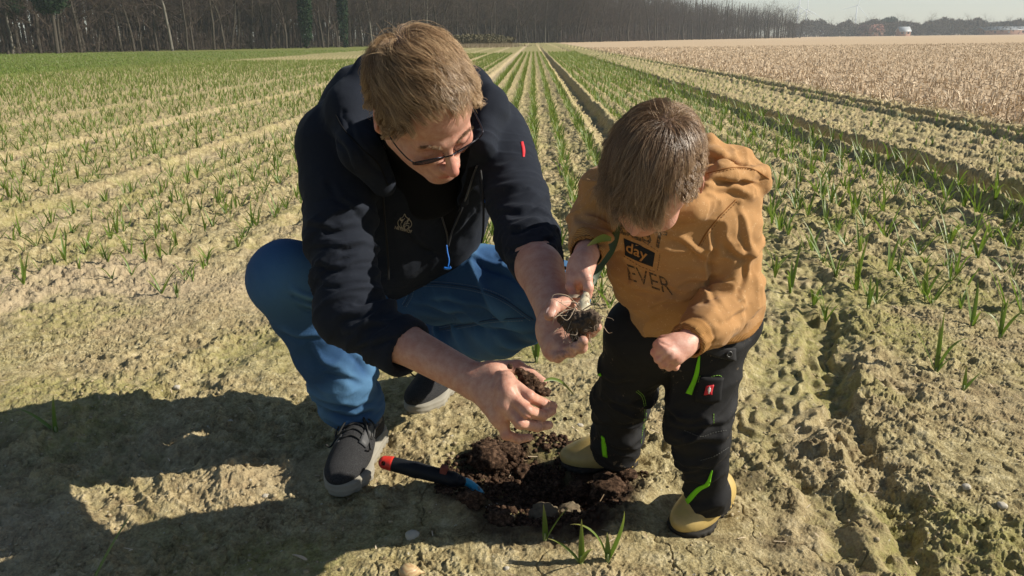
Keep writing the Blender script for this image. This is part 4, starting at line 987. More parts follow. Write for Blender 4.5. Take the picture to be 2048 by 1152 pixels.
# knee creases on the lit knee
d += creases(V, N, [[(588, 578), (612, 592), (640, 601), (664, 606)], [(598, 598), (625, 612), (655, 618)], [(648, 735), (680, 741), (716, 755)], [(628, 700), (650, 722), (690, 735)], [(664, 790), (700, 802), (748, 796)], [(655, 812), (700, 823), (752, 814)],
    [(706, 700), (738, 742), (768, 764)], [(560, 660), (590, 668), (640, 672)], [(1000, 500), (1060, 530), (1110, 560)], [(850, 590), (930, 602), (1010, 628)], [(960, 640), (1020, 650), (1075, 655)], [(900, 500), (980, 522), (1050, 560)], [(830, 600), (880, 615), (960, 622)], [(1080, 540), (1120, 560), (1160, 600)], [(1095, 600), (1130, 620), (1160, 630)]], .0065, 7)
kc = P(628, 598, 1.73); q = V - kc; kx = q @ np.array(CR); ky = q @ np.array(CU)
rid = ky + .45 * kx + 1.2 * kx * kx
d += .009 * np.exp(-(kx / .035) ** 2) * (np.exp(-((rid) / .006) ** 2) + .8 * np.exp(-((rid + .022) / .006) ** 2) - .7 * np.exp(-((rid + .011) / .006) ** 2)) * (N @ np.array(-CF) > 0)
d += .0012 * (fbm3(V * 70, 2, 30) - .5) + .006 * (fbm3(V * 9, 2, 31) - .5)
V = V + N * d[:, None]
worn = np.exp(-(((V - P(600, 560, 1.70)) / .09) ** 2).sum(1)) * .5 + .25 * np.exp(-(((V - P(1130, 560, 1.88)) / .08) ** 2).sum(1)) + np.clip(d * 30, 0, .4)
jeans = mesh_obj('jeans', V, F, M_denim, man, attrs={'worn': np.clip(worn, 0, 1)})
bjn = bvh_of(V, F)
def seam(pts, bvh, parent, w=.0012, dbl=.006, mat=None, dash=True):
    L = surf_line(pts, bvh, .0006, 10)
    if len(L) < 4: return
    a, b = tube(L, w * 1.6, 6); mesh_obj('seam', a, b, M_thread, parent)
    parts = []
    step = max(1, int(.004 / (np.linalg.norm(L[1] - L[0]) + 1e-6)))
    ar = np.concatenate([[0], np.cumsum(np.linalg.norm(np.diff(L, axis=0), axis=1))]); s = 0; T = nrm(np.gradient(L, axis=0))
    sd_ = nrm(np.cross(T, nrm(np.array(CAMP) - L)))
    while s < ar[-1] - .006:
        for o_ in (-dbl, dbl):
            q = np.array([[np.interp(x, ar, (L + sd_ * o_)[:, k]) for k in range(3)] for x in (s, s + .002, s + .004)]); q[:] += nrm(np.array(CAMP) - q[0]) * .002
            parts.append(tube(q, .0006, 4))
        s += .0065
    if parts: a, b = merge(parts); mesh_obj('stitching', a, b, mat or M_thread_l, parent)
seam([(776, 556), (830, 566), (900, 570), (960, 580), (1010, 600), (1050, 628), (1068, 640)], bjn, jeans)
seam([(822, 545), (826, 565), (820, 590), (808, 612)], bjn, jeans)
seam([(880, 660), (930, 650), (980, 640), (1050, 636)], bjn, jeans)
seam([(712, 648), (722, 668), (752, 690), (765, 705)], bjn, jeans)
# ---- sneakers
def shoe_frame(heel, toe, up=(0, 0, 1)):
    x = nrm(np.array(toe) - np.array(heel)); z = nrm(np.array(up) - x * np.dot(up, x)); y = np.cross(z, x); return np.array([x, y, z])
M_mesh = Mat('shoe_mesh', (.03, .03, .032), .85)
_w = M_mesh.n('ShaderNodeTexWave', wave_type='BANDS', bands_direction='Y'); _w.inputs['Scale'].default_value = 110; _w.inputs['Distortion'].default_value = 9; _w.inputs['Detail Scale'].default_value = 6; M_mesh.link(M_mesh.co(), _w.inputs['Vector'])
M_mesh.color(M_mesh.mix(_w.outputs['Fac'], (.012, .012, .014), (.05, .05, .053))); M_mesh.bump(_w.outputs['Fac'], .6, .002); M_mesh = M_mesh.m
M_sole = mk_cloth('shoe_sole', (.34, .32, .27), (.22, .20, .16), 60, .75, 0, .3, .001, 12).m
M_over = Mat('shoe_overlay', (.075, .075, .078), .55).m
M_lace = Mat('shoe_lace', (.03, .03, .03), .8).m
def sneaker(heel, toe, name='shoe', L=.30):
    rot = shoe_frame(heel, toe); O = np.array(heel, float); T = lambda p: np.asarray(p) @ rot + O
    U = Sdf(); r3 = rot
    U.ell(T((.225, 0, .042)), (.078, .047, .036), rot=r3, k=.03); U.ell(T((.16, 0, .055)), (.08, .045, .043), rot=r3, k=.03)
    U.ell(T((.055, 0, .055)), (.055, .037, .05), rot=r3, k=.03); U.cap(T((.06, 0, .07)), T((.062, 0, .118)), .039, .037, k=.02)
    U.cap(T((.075, 0, .095)), T((.16, 0, .078)), .028, .024, k=.02)
    U.box(T((.15, 0, -.03)), (.2, .1, .035), rot=r3, rd=.002, k=.002, op=1)
    U.cap(T((.05, 0, .125)), T((.055, 0, .2)), .031, .035, k=.004, op=1)
    V, F = mesh_sdf(U, .0035); V = relax(V, F, 1)
    up = mesh_obj(name, V, F, M_mesh, man)
    So = Sdf()
    So.prism(O, rot, [(.045, 0, .040, .12, 0, .038), (.12, 0, .038, .222, .003, .052), (.222, .003, .052, .262, .004, .040)], 0, .036, .012, k=.01)
    So.prism(O, rot, [(.040, 0, .041, .09, 0, .036)], 0, .050, .016, k=.02)
    Vs, Fs = mesh_sdf(So, .0035); N = vnormals(Vs, Fs); q = (Vs - O) @ rot.T
    Vs = Vs + N * (.0016 * np.sin(q[:, 0] * 240) * (q[:, 2] < .010) + .001 * np.sin(q[:, 2] * 500))[:, None]
    mesh_obj('sole', Vs, Fs, M_sole, up)
    bv = bvh_of(V, F)
    def onto(x, y, off):
        h = bv.ray_cast(Vector(T((x, y, .3))), -Vector(rot[2])); return np.array(h[0]) + np.array(h[1]) * off if h[0] else T((x, y, .08))
    parts = []
    for i in range(5):
        x = .105 + i * .021
        parts.append(tube(spline([onto(x + .003 * math.sin(k * 2), y, .003) for k, y in enumerate(np.linspace(-.027, .027, 5))], 4), .0026, 6))
    for s in (-1, 1):
        a = onto(.11, 0, .006); b = onto(.13, s * .028, .016); c = onto(.165, s * .040, .006); d_ = onto(.13, s * .012, .008)
        parts.append(tube(spline([a, b, c, d_, a], 6), .0022, 6)); parts.append(tube(spline([a, onto(.14, s * .018, .012), onto(.185, s * .045, .004), onto(.205, s * .055, .0)], 6), .0022, 6))
    a, b = merge(parts); mesh_obj('laces', a, b, M_lace, up)
    # toe cap and lacing overlay
    parts = []
    for s in (-1, 1):
        g1 = [[onto(x, s * y, .0012) for y in ys] for x, ys in zip(np.linspace(.07, .20, 9), [np.linspace(.024, .040, 4)] * 9)]
        Vg = np.array(g1).reshape(-1, 3); Fg = [(i * 4 + j, i * 4 + j + 1, i * 4 + j + 5, i * 4 + j + 4) for i in range(8) for j in range(3)]; parts.append((Vg, Fg))
    a, b = merge(parts); o = mesh_obj('overlay', a, b, M_over, up); md = o.modifiers.new('thickness', 'SOLIDIFY'); md.thickness = .003
    return up
sneaker(G(752, 872), G(688, 972)); sneaker(G(925, 752), G(862, 800))
# socks
a, b = tube(spline([P(716, 800, 2.03), P(722, 830, 2.05), P(728, 850, 2.03)], 4), .042, 16); mesh_obj('sock', a, b, M_knit, man)
# ---- glasses
M_frame = Mat('spectacle_frame', (.03, .03, .04), .3, .6, Metallic=.8).m
M_lens = Mat('spectacle_lens', (.75, .78, .8), .02, .5); M_lens.b.inputs['Transmission Weight'].default_value = 1; M_lens.b.inputs['IOR'].default_value = 1.25; M_lens = M_lens.m
gl = empty('glasses', mO, 'thin dark metal glasses worn low on the nose of the squatting man', 'glasses')
gc = (0, -.113, -.014); fr_parts = []
def gp(x, y, z): return mloc((x, y, z))
for s in (-1, 1):
    loop = [gp(s * .036 + .027 * math.cos(t), -.108 + .010 * (abs(s * .036 + .027 * math.cos(t)) / .06) ** 2 + .017 * .42 * (1 - math.sin(t)), -.004 + .017 * .9 * (math.sin(t) - 1)) for t in np.linspace(0, 2 * math.pi, 29)]
    a, b = tube(loop, .0011, 6); mesh_obj('frame', a, b, M_frame, gl)
    V = [np.mean(loop, 0)] + loop[:-1]; V = np.array(V); n_ = len(loop) - 1; sh = np.array(mR[1]) * .0015
    Fl = [(0, 1 + i, 1 + (i + 1) % n_) for i in range(n_)] + [(n_ + 1, n_ + 2 + (i + 1) % n_, n_ + 2 + i) for i in range(n_)] + [(1 + i, n_ + 2 + i, n_ + 2 + (i + 1) % n_, 1 + (i + 1) % n_) for i in range(n_)]
    mesh_obj('lens', np.vstack([V, V + sh]), Fl, M_lens, gl)
    a, b = tube(spline([gp(s * .063, -.094, -.012), gp(s * .068, -.094, -.004), gp(s * .073, -.084, -.002), gp(s * .078, -.05, -.004), gp(s * .080, .004, .0), gp(s * .078, .022, -.012)], 5), .0012, 6); mesh_obj('temple', a, b, M_frame, gl)
    a, b = tube(spline([gp(s * .010, -.107, -.010), gp(s * .012, -.102, -.010), gp(s * .010, -.098, -.010)], 3), .0008, 5); mesh_obj('nose_pad', a, b, M_frame, gl)
a, b = tube(spline([gp(-.010, -.107, -.010), gp(0, -.110, -.006), gp(.010, -.107, -.010)], 5), .0012, 6); mesh_obj('bridge', a, b, M_frame, gl)
# ============================================================ the child
kid = empty('person', (.36, 1.55, 0), 'small child in an orange brown hoodie and black work trousers bending over the dug soil', 'person')
kO = P(1303, 352, 1.235)
kX = np.array([.93, -.30, .20]); kF = np.array([-.33, -.92, .18]); kF = nrm(kF); kX = nrm(kX - kF * (kX @ kF)); kU = np.cross(kX, -kF)
cb = np.array([CR, CU, -np.array(CF)])
kR = frame(kF @ cb, kU @ cb)
KS = .93
kloc = lambda q: np.asarray(q) * KS @ kR + kO
Hk = make_head('child')
K = dict(neck=P(1330, 385, 1.33), chest=P(1318, 470, 1.44), pel=P(1365, 640, 1.60), rsh=P(1212, 400, 1.33), lsh=P(1455, 432, 1.40),
         rel=P(1196, 452, 1.37), lel=P(1474, 588, 1.45), rwr=P(1167, 522, 1.25), lwr=P(1368, 690, 1.335),
         rhip=P(1285, 680, 1.63), lhip=P(1410, 680, 1.60), rkn=P(1243, 790, 1.735), lkn=P(1396, 850, 1.63), ran=P(1234, 895, 1.86), lan=P(1414, 990, 1.71))
S = Sdf(); S.sub_sdf(Hk, kO, kR, k=.015, rad=.14, sc=KS)
S.cap(kloc((0, .03, -.04)), K['neck'], .040, .045, k=.02); S.cap(K['neck'], K['chest'], .045, .06, k=.02); S.cap(K['chest'], K['pel'], .06, .07, k=.02)
for a, b, ra, rb in (('neck', 'rsh', .035, .03), ('neck', 'lsh', .035, .03), ('rsh', 'rel', .028, .025), ('lsh', 'lel', .028, .026), ('pel', 'rkn', .05, .035), ('pel', 'lkn', .05, .035), ('rkn', 'ran', .035, .028), ('lkn', 'lan', .035, .028)):
    S.cap(K[a], K[b], ra, rb, k=.015)
S.cap(K['rel'], K['rwr'], .026, .0195, k=.01); S.cap(K['lel'], K['lwr'], .027, .021, k=.01)
# right hand pinching the plant
cm = [P(1146, 556, 1.235), P(1150, 560, 1.255), P(1160, 562, 1.268), P(1168, 560, 1.275)]
cf = [[P(1140, 573, 1.23), P(1147, 589, 1.232), P(1157, 600, 1.237)], [P(1146, 578, 1.258), P(1155, 592, 1.258), P(1165, 596, 1.25)],
      [P(1155, 580, 1.275), P(1164, 590, 1.272), P(1172, 588, 1.262)], [P(1164, 577, 1.285), P(1171, 585, 1.28), P(1177, 580, 1.27)]]
ct = [P(1166, 540, 1.235), P(1173, 556, 1.222), P(1177, 575, 1.218), P(1176, 592, 1.222)]
hand(S, K['rwr'], cm, cf, ct, r=.70, fr=[.0096, .0096, .0090, .0082])
S.ell(P(1158, 545, 1.245), (.019, .024, .015), rot=cb, k=.012)
# left hand, loosely closed
dm = [P(1322, 690, 1.315), P(1330, 702, 1.31), P(1341, 711, 1.312), P(1353, 716, 1.318)]
df = [[P(1310, 705, 1.318), P(1316, 719, 1.33), P(1326, 722, 1.342)], [P(1319, 718, 1.312), P(1325, 730, 1.325), P(1334, 730, 1.34)],
      [P(1331, 727, 1.316), P(1338, 735, 1.328), P(1345, 732, 1.34)], [P(1346, 729, 1.322), P(1351, 735, 1.332), P(1356, 730, 1.342)]]
dt = [P(1345, 682, 1.335), P(1326, 681, 1.34), P(1315, 690, 1.345), P(1314, 703, 1.35)]
hand(S, K['lwr'], dm, df, dt, r=.70, fr=[.0097, .0097, .0091, .0083])
S.ell(P(1347, 697, 1.325), (.024, .020, .014), rot=cb, k=.012)
V, F = mesh_sdf(S, .0021)
N_ = vnormals(V, F); V = V + N_ * creases(V, N_, [[(1311, 716), (1320, 709), (1330, 703)], [(1323, 728), (1331, 718), (1341, 711)], [(1338, 735), (1345, 726), (1353, 718)], [(1150, 566), (1156, 580), (1161, 592)], [(1318, 684), (1330, 688), (1340, 690)]], -.0024, 3.0)[:, None]
kn = [(p, .009, .55) for p in cm + dm + [f[0] for f in cf] + [f[0] for f in df]]
q = (V - kO) @ kR.T / KS
red = np.zeros(len(V))
for s in (-1, 1): red = np.maximum(red, .9 * np.exp(-(((q - np.array((s * .076, .015, -.012))) / np.array((.012, .02, .035))) ** 2).sum(1))); red = np.maximum(red, .5 * np.exp(-(((q - np.array((s * .036, -.056, -.03))) / .022) ** 2).sum(1)))
for c, r_, a in kn: red = np.maximum(red, a * np.exp(-(((V - c) / r_) ** 2).sum(1)))
# hair: a bowl of fine straight hair falling from the whorl
def kid_mask(p, g):
    x, y, z = p.T; a = np.abs(x); j = (g.random(len(p)) - .5) * .008
    front = (y < -.02) & (z > .046 - np.clip((a - .045) * 2.2, 0, .06) + .035 * (x > .035) + j)
    side = (y >= -.02) & (z > np.where(a > .05, .012 - (y + .02) * .6, -.05) + j) & ~((a > .060) & (z < .028) & (y > -.010) & (y < .040))
    return front | side
mesh_obj('body', V, F, M_cskin, kid, attrs={'red': red, 'dirt': np.zeros(len(V)), 'scalp': scalp_at((V - kO) / KS + kO, kO, kR, kid_mask, .12) * .9})
nail(ct[2], ct[3], nrm(np.array(CAMP) - ct[3]), .0062, kid, M_nail); nail(cf[0][1], cf[0][2], nrm(np.array(CAMP) - cf[0][2]) - np.array(CR) * .6, .0058, kid, M_nail)
def kid_len(p, g):
    x, y, z = p.T; L = np.where(x > .045, .020, np.where(x < -.055, .034, .034 + .042 * sstep(-.02, .06, -y + z))); return L * (1 - .45 * sstep(.005, .045, x)) * (.60 + .50 * g.random(len(p)) + .25 * vn3(p * 60, 5))
def kid_comb(p):
    x, y, z = p.T; c = np.zeros_like(p); c[:, 1] = -.6; c[:, 0] = -.15 * sstep(.02, .09, z); return c
hV, hF, hA = grow_hair(Hk, kO, kR, kid_mask, (.02, .48, .88), 17000, kid_len, kid_comb, 8, sc=KS, lift=.011, wave=.75, rad=.00026, clumps=520, clump=.85, gravity=(0, 0, -.7), tipfree=.2)
mesh_obj('hair', hV, hF, M_chair, kid, attrs=hA)
tuft(kO, kR, [((.002, .045, .108), (0, .6, 1.0), .022), ((.012, .05, .110), (.4, .5, 1), .020), ((-.01, .05, .110), (-.5, .5, 1), .020)], 60, 15, M_chair, kid)
# ---- hoodie
def mat_hoodie():
    m = Mat('hoodie_cotton', (.42, .19, .05), .9, .15)
    n = m.noise(420, 4, .8); b = m.noise(10, 4, .6); fl = m.noise(160, 2, .9)
    c = m.mix(b, (.35, .185, .072), (.46, .26, .115)); c = m.mix(m.math('MULTIPLY', m.math('GREATER_THAN', fl, .64), .35), c, (.66, .46, .26))
    m.color(c); m.bump(n, .45, .0008); m.b.inputs['Sheen Weight'].default_value = .08; return m.m
M_hood = mat_hoodie()
def mat_rib():
    m = Mat('hoodie_ribbing', (.40, .18, .045), .9, .15)
    w_ = m.n('ShaderNodeTexWave', wave_type='BANDS', bands_direction='DIAGONAL'); w_.inputs['Scale'].default_value = 150; m.link(m.co(), w_.inputs['Vector'])
    m.color(m.mix(w_.outputs['Fac'], (.28, .14, .05), (.46, .245, .09))); m.bump(w_.outputs['Fac'], .6, .0015); return m.m
M_rib = mat_rib()
S = Sdf()
S.cap(P(1315, 430, 1.40), P(1330, 520, 1.50), .085, .088, k=.04); S.cap(P(1330, 520, 1.50), P(1362, 605, 1.575), .088, .100, k=.04)
S.cap(P(1400, 440, 1.44), P(1425, 600, 1.57), .085, .095, k=.05); S.cap(P(1300, 520, 1.49), P(1335, 570, 1.54), .070, .085, k=.04)
S.cap(P(1235, 400, 1.37), P(1440, 425, 1.41), .052, .055, k=.05)
S.cap(P(1450, 425, 1.41), P(1466, 580, 1.455), .050, .047, k=.03); S.cap(P(1472, 580, 1.455), P(1408, 657, 1.385), .048, .036, k=.02)
S.cap(P(1408, 657, 1.385), P(1386, 678, 1.36), .038, .030, k=.008)
S.cap(P(1215, 395, 1.34), P(1192, 455, 1.37), .050, .042, k=.03); S.cap(P(1192, 455, 1.37), P(1178, 492, 1.30), .041, .033, k=.02)
kcl = nrm(K['lwr'] - P(1408, 657, 1.385)); kcp = P(1378, 683, 1.350); kcr = nrm(K['rwr'] - P(1192, 455, 1.37)); kcq = P(1173, 505, 1.275)
S.cap(P(1178, 492, 1.30), kcq, .033, .028, k=.006)
S.cap(P(1386, 678, 1.36), kcp, .030, .0295, k=.003)
# hood
S.cap(P(1410, 326, 1.35), P(1462, 345, 1.40), .028, .032, k=.03); S.cap(P(1462, 345, 1.40), P(1496, 372, 1.41), .030, .024, k=.02)
S.cap(P(1402, 392, 1.33), P(1446, 385, 1.37), .026, .030, k=.02); S.cap(P(1446, 385, 1.37), P(1486, 383, 1.39), .028, .018, k=.02)
S.cap(P(1415, 285, 1.36), P(1474, 314, 1.40), .012, .012, k=.02); S.cap(P(1474, 314, 1.40), P(1524, 346, 1.40), .012, .009, k=.012)
S.cap(P(1412, 368, 1.30), P(1440, 342, 1.32), .008, .012, k=.015); S.cap(P(1440, 340, 1.32), P(1524, 345, 1.38), .010, .008, k=.015); S.cap(P(1524, 346, 1.39), P(1520, 372, 1.39), .008, .010, k=.01)
S.cap(P(1520, 374, 1.39), P(1499, 402, 1.38), .010, .008, k=.012)
S.cap(P(1250, 395, 1.30), P(1380, 420, 1.30), .022, .024, k=.03)
S.cap(P(1412, 322, 1.32), P(1492, 335, 1.36), .010, .008, k=.01, op=1)
# bottom opening + cuffs
hb = P(1352, 625, 1.58); hn = nrm(P(1352, 640, 1.60) - P(1318, 520, 1.50)); hn = nrm(np.array([hn[0] * .3, .28, -1.0]))
S.cap(hb + hn * .0, hb + hn * .2, .088, .09, k=.004, op=1); S.cap(P(1425, 615, 1.585), P(1432, 760, 1.62), .082, .085, k=.004, op=1)
S.cap(kcp - kcl * .006, kcp + kcl * .06, .0245, .0245, k=.002, op=1); S.cap(kcq - kcr * .006, kcq + kcr * .06, .0235, .0235, k=.002, op=1)
def hood_cut(p):
    a = np.where(((p - kcp) ** 2).sum(1) < .10 ** 2, (p - kcp) @ kcl - .004, -1); b = np.where(((p - kcq) ** 2).sum(1) < .09 ** 2, (p - kcq) @ kcr - .004, -1)
    dq = (p - hb) @ hn - .030
    c = np.where((p[:, 2] < hb[2] + .05) & (a < -.5) & (((p - K['lel']) ** 2).sum(1) > .0), dq, -1)
    # keep the left sleeve from the hem cut
    sl = Sdf().cap(K['lel'], kcp, .062, .05).ev(p); c = np.where(sl < 0, -1, c)
    return np.maximum(np.maximum(a, b), c)
V, F = mesh_sdf(S, .0032, cut=hood_cut); V = relax(V, F, 1); N = vnormals(V, F)
d = folds(V, P(1455, 425, 1.41), P(1472, 580, 1.455), .075, .009, 13, 41, 5, .6, (.2, 1)) + folds(V, K['lel'], P(1408, 657, 1.385), .06, .005, 26, 42, 5, -.4, (-.1, .8))
d += folds(V, P(1215, 395, 1.34), kcq, .06, .006, 22, 43, 5, .3, (0, 1.)) + folds(V, P(1330, 470, 1.45), P(1372, 625, 1.59), .15, .009, 13, 44, 4, .7, (.15, 1.1))
nn = fbm3(V * np.array([10, 10, 16]), 3, 47); d += .010 * ((1 - np.abs(2 * nn - 1)) ** 2.5 - .5)
d += creases(V, N, [[(1484, 420), (1494, 480), (1496, 540), (1486, 600)], [(-1.2), (1436, 450), (1424, 500), (1418, 560), (1428, 605)], [(1300, 604), (1340, 592), (1400, 588)], [(1345, 562), (1395, 552), (1432, 540)], [(1392, 604), (1430, 584), (1462, 572)], [(1440, 640), (1462, 622), (1490, 612)], [(1252, 560), (1290, 575), (1330, 578)], [(1242, 500), (1262, 530), (1270, 570)],
    [(1165, 430), (1190, 446), (1225, 450)], [(1158, 462), (1185, 474), (1215, 474)], [(1455, 480), (1475, 500), (1500, 505)], [(1340, 470), (1385, 490), (1420, 520)], [(1415, 300), (1450, 312), (1490, 330)], [(1420, 350), (1470, 352), (1520, 362)], [(1425, 372), (1465, 378), (1505, 392)]], .0055, 7)
dh = np.sqrt(((V - P(1470, 350, 1.38)) ** 2).sum(1)); d += .009 * (1 - sstep(.05, .10, dh)) * ((1 - np.abs(2 * vn3(V * 24, 49) - 1)) ** 1.6 - .4)
rb = np.minimum(np.abs((V - kcp) @ kcl + .022) + 1 * (((V - kcp) ** 2).sum(1) > .06 ** 2), np.abs((V - kcq) @ kcr + .020) + 1 * (((V - kcq) ** 2).sum(1) > .06 ** 2))
d -= .0022 * np.exp(-(rb / .003) ** 2)
V = V + N * d[:, None]
hoodie = mesh_obj('hoodie', V, F, M_hood, kid); hoodie.data.materials.append(M_rib)
fc = V[F].mean(1)
ribf = ((((fc - kcp) @ kcl > -.020) & (((fc - kcp) ** 2).sum(1) < .055 ** 2)) | (((fc - kcq) @ kcr > -.018) & (((fc - kcq) ** 2).sum(1) < .05 ** 2)) | ((np.abs((fc - hb) @ hn - .018) < .017) & (fc[:, 2] < hb[2] + .05) & (((fc - kcp) ** 2).sum(1) > .09 ** 2)))
hoodie.data.polygons.foreach_set('material_index', ribf[:len(hoodie.data.polygons)].astype(np.int32))
bh = bvh_of(V, F)
Z3 = lambda x, y: (1120 + x / 2.504, 160 + y / 2.504)
Z4 = lambda x, y: (1120 + x / 2.133, 560 + y / 2.133)
M_print = Mat('worn_print', (.035, .03, .025), .85); _n = M_print.noise(300, 3, .8)
M_print.color(M_print.ramp(_n, [(.36, (.05, .04, .03)), (.52, (.09, .06, .035)), (.60, (.34, .18, .07))])); M_print = M_print.m
M_navy = mk_cloth('printed_navy', (.010, .013, .02), (.022, .027, .036), 300, .9).m
M_tan = mk_cloth('tan_print', (.40, .20, .07), (.46, .24, .09), 300, .9).m
text_on('BEST', [Z3(292, 692), Z3(538, 762), Z3(520, 852), Z3(300, 768)], bh, M_print, hoodie, 'lettering', .0008, .02, .0008)
a, b = patch([Z3(318, 792), Z3(396, 826), Z3(475, 866)], [Z3(328, 876), Z3(396, 908), Z3(464, 934)], bh, .0006, 12, 8, .0006); mesh_obj('printed_panel', a, b, M_navy, hoodie)
bh2 = bvh_of(a, b)
text_on('day', [Z3(334, 806), Z3(440, 856), Z3(432, 918), Z3(328, 872)], bh2, M_tan, hoodie, 'lettering', .0008, .012, .0006)
text_on('EVER', [Z3(336, 922), Z3(545, 996), Z3(566, 1078), Z3(345, 1000)], bh, M_print, hoodie, 'lettering', .0006, -.008, .0006)
def dashes(pts, bvh, mat, parent, name, r=.0005, on=.0035, gap=.003):
    L = surf_line(pts, bvh, .0008, 10)
    if len(L) < 4: return
    ar = np.concatenate([[0], np.cumsum(np.linalg.norm(np.diff(L, axis=0), axis=1))]); s = 0; parts = []
    while s < ar[-1] - on:
        parts.append(tube(np.array([[np.interp(x, ar, L[:, k]) for k in range(3)] for x in (s, s + on / 2, s + on)]), r, 4)); s += on + gap
    if parts: a, b = merge(parts); mesh_obj(name, a, b, mat, parent)
dashes([Z3(308, 756), Z3(400, 800), Z3(500, 862)], bh, M_print, hoodie, 'dotted_line'); dashes([Z3(500, 866), Z3(494, 915), Z3(486, 960)], bh, M_print, hoodie, 'dotted_line')
dashes([Z3(320, 880), Z3(400, 930), Z3(484, 962)], bh, M_print, hoodie, 'dotted_line')
M_hthread = Mat('hoodie_seam', (.24, .10, .025), .9).m
for pts in ([Z3(880, 600), Z3(800, 680), Z3(730, 770), Z3(695, 830)], [Z3(735, 470), Z3(850, 440), Z3(960, 445), Z3(1040, 490)]):
    L = surf_line(pts, bh, .0004, 10)
    if len(L) > 4: a, b = tube(L, .0011, 5); mesh_obj('seam', a, b, M_hthread, hoodie)
    dashes([(x + 3, y + 3) for x, y in pts], bh, M_hthread, hoodie, 'stitching', .0006)
# ---- work trousers
S = Sdf()
S.ell(P(1350, 655, 1.62), (.135, .105, .085), k=.04)
S.cap(P(1400, 640, 1.60), P(1455, 640, 1.63), .09, .07, k=.03)
S.cap(K['lhip'], K['lkn'], .076, .062, k=.03); S.cap(P(1432, 700, 1.62), P(1420, 770, 1.64), .046, .040, k=.03); S.cap(K['lkn'], P(1412, 930, 1.67), .064, .050, k=.015); S.cap(P(1412, 930, 1.67), P(1413, 1000, 1.715), .050, .046, k=.015)
S.cap(K['rhip'], K['rkn'], .078, .058, k=.03); S.cap(K['rkn'], P(1236, 850, 1.81), .060, .052, k=.015); S.cap(P(1236, 850, 1.81), P(1231, 896, 1.865), .053, .056, k=.01)
la, ld = P(1413, 1003, 1.715), nrm(P(1413, 1003, 1.715) - P(1412, 930, 1.67)); ra_, rd_ = P(1231, 903, 1.87), nrm(P(1231, 896, 1.865) - P(1236, 850, 1.81))
S.cap(la - ld * .01, la + ld * .1, .038, .038, k=.002, op=1); S.cap(ra_ - rd_ * .01, ra_ + rd_ * .1, .048, .048, k=.002, op=1)
def tc_(p):
    return np.maximum(np.where(((p - la) ** 2).sum(1) < .09 ** 2, (p - la) @ ld - .006, -1), np.where(((p - ra_) ** 2).sum(1) < .09 ** 2, (p - ra_) @ rd_ - .006, -1))
V, F = mesh_sdf(S, .0034, cut=tc_); V = relax(V, F, 1); N = vnormals(V, F)
d = folds(V, K['lkn'], la, .07, .014, 20, 61, 9, .5, (-.3, 1), 2.4) + folds(V, K['rkn'], ra_, .07, .013, 22, 62, 9, -.5, (-.3, 1), 2.4) + folds(V, K['lhip'], K['lkn'], .085, .007, 14, 63, 4, .5, (0, .9)) + folds(V, K['rhip'], K['rkn'], .085, .007, 14, 64, 4, -.4, (0, .9))
d += .004 * (fbm3(V * 22, 3, 65) - .5)
d += creases(V, N, [[(1335, 842), (1390, 852), (1450, 836)], [(1345, 872), (1400, 882), (1458, 866)], [(1370, 922), (1410, 927), (1455, 906)], [(1370, 957), (1410, 967), (1455, 950)], [(1190, 790), (1240, 802), (1285, 790)], [(1192, 835), (1235, 846), (1285, 830)], [(1190, 870), (1240, 886), (1280, 875)], [(1335, 790), (1360, 830), (1400, 838)], [(1200, 740), (1230, 760), (1270, 755)], [(1440, 660), (1470, 672), (1490, 668)], [(1340, 720), (1350, 780), (1340, 820)]], .0055, 7)
V = V + N * d[:, None]
def mat_work():
    m = Mat('work_cloth', (.01, .01, .011), .8, .3); n = m.noise(600, 3, .7); sp = m.noise(95, 3, .6); sp2 = m.noise(14, 2)
    c = m.mix(n, (.006, .006, .007), (.014, .014, .016)); c = m.mix(m.math('MULTIPLY', m.math('GREATER_THAN', m.math('MULTIPLY', sp, sp2), .405), .6), c, (.16, .12, .08))
    m.color(c); m.bump(n, .35, .0008); return m.m
M_work = mat_work(); M_work2 = mk_cloth('work_panel', (.020, .020, .022), (.034, .034, .037), 500, .8).m
M_green = mk_cloth('reflex_green', (.16, .52, .015), (.22, .62, .02), 400, .7, 0, .4).m
M_gth = Mat('green_thread', (.22, .42, .06), .8).m; M_gyth = Mat('grey_thread', (.09, .09, .085), .8).m
trou = mesh_obj('trousers', V, F, M_work, kid); bt = bvh_of(V, F)
def pz(name, A, B_, mat, off=.001, n=10, m=5, th=.0014, par=None):
    a, b = patch([Z4(*q) for q in A], [Z4(*q) for q in B_], bt, off, n, m, th); return mesh_obj(name, a, b, mat, par or trou)
pz('reflex_strip', [(590, 325), (566, 420), (538, 482)], [(598, 322), (592, 400), (563, 490)], M_green)
pz('reflex_strip', [(642, 818), (622, 865), (580, 888), (535, 940)], [(650, 812), (636, 874), (600, 898), (549, 956)], M_green, n=14, m=4)
pz('reflex_strip', [(178, 662), (180, 705), (184, 750)], [(190, 672), (197, 710), (203, 756)], M_green, m=4)
pz('reflex_strip', [(148, 384), (152, 392)], [(158, 382), (162, 391)], M_green, n=4, m=3); pz('reflex_strip', [(163, 402), (168, 411)], [(173, 397), (178, 407)], M_green, n=4, m=3)
flap = pz('pocket_flap', [(608, 296), (660, 322), (742, 340)], [(625, 272), (672, 284), (740, 288)], M_work2, .004, 12, 6, .003)
pock = pz('pocket', [(598, 408), (640, 412), (690, 412)], [(578, 508), (625, 522), (676, 512)], M_work, .005, 12, 8, .003)
lab = pz('pocket_label', [(622, 447), (652, 443)], [(614, 490), (644, 485)], M_red, .010, 6, 6, .001)
M_white = Mat('white_print', (.7, .7, .68), .7).m
pz('emblem', [(629, 458), (634, 453), (640, 458)], [(629, 470), (634, 476), (640, 470)], M_white, .0122, 6, 4, .0004, lab)
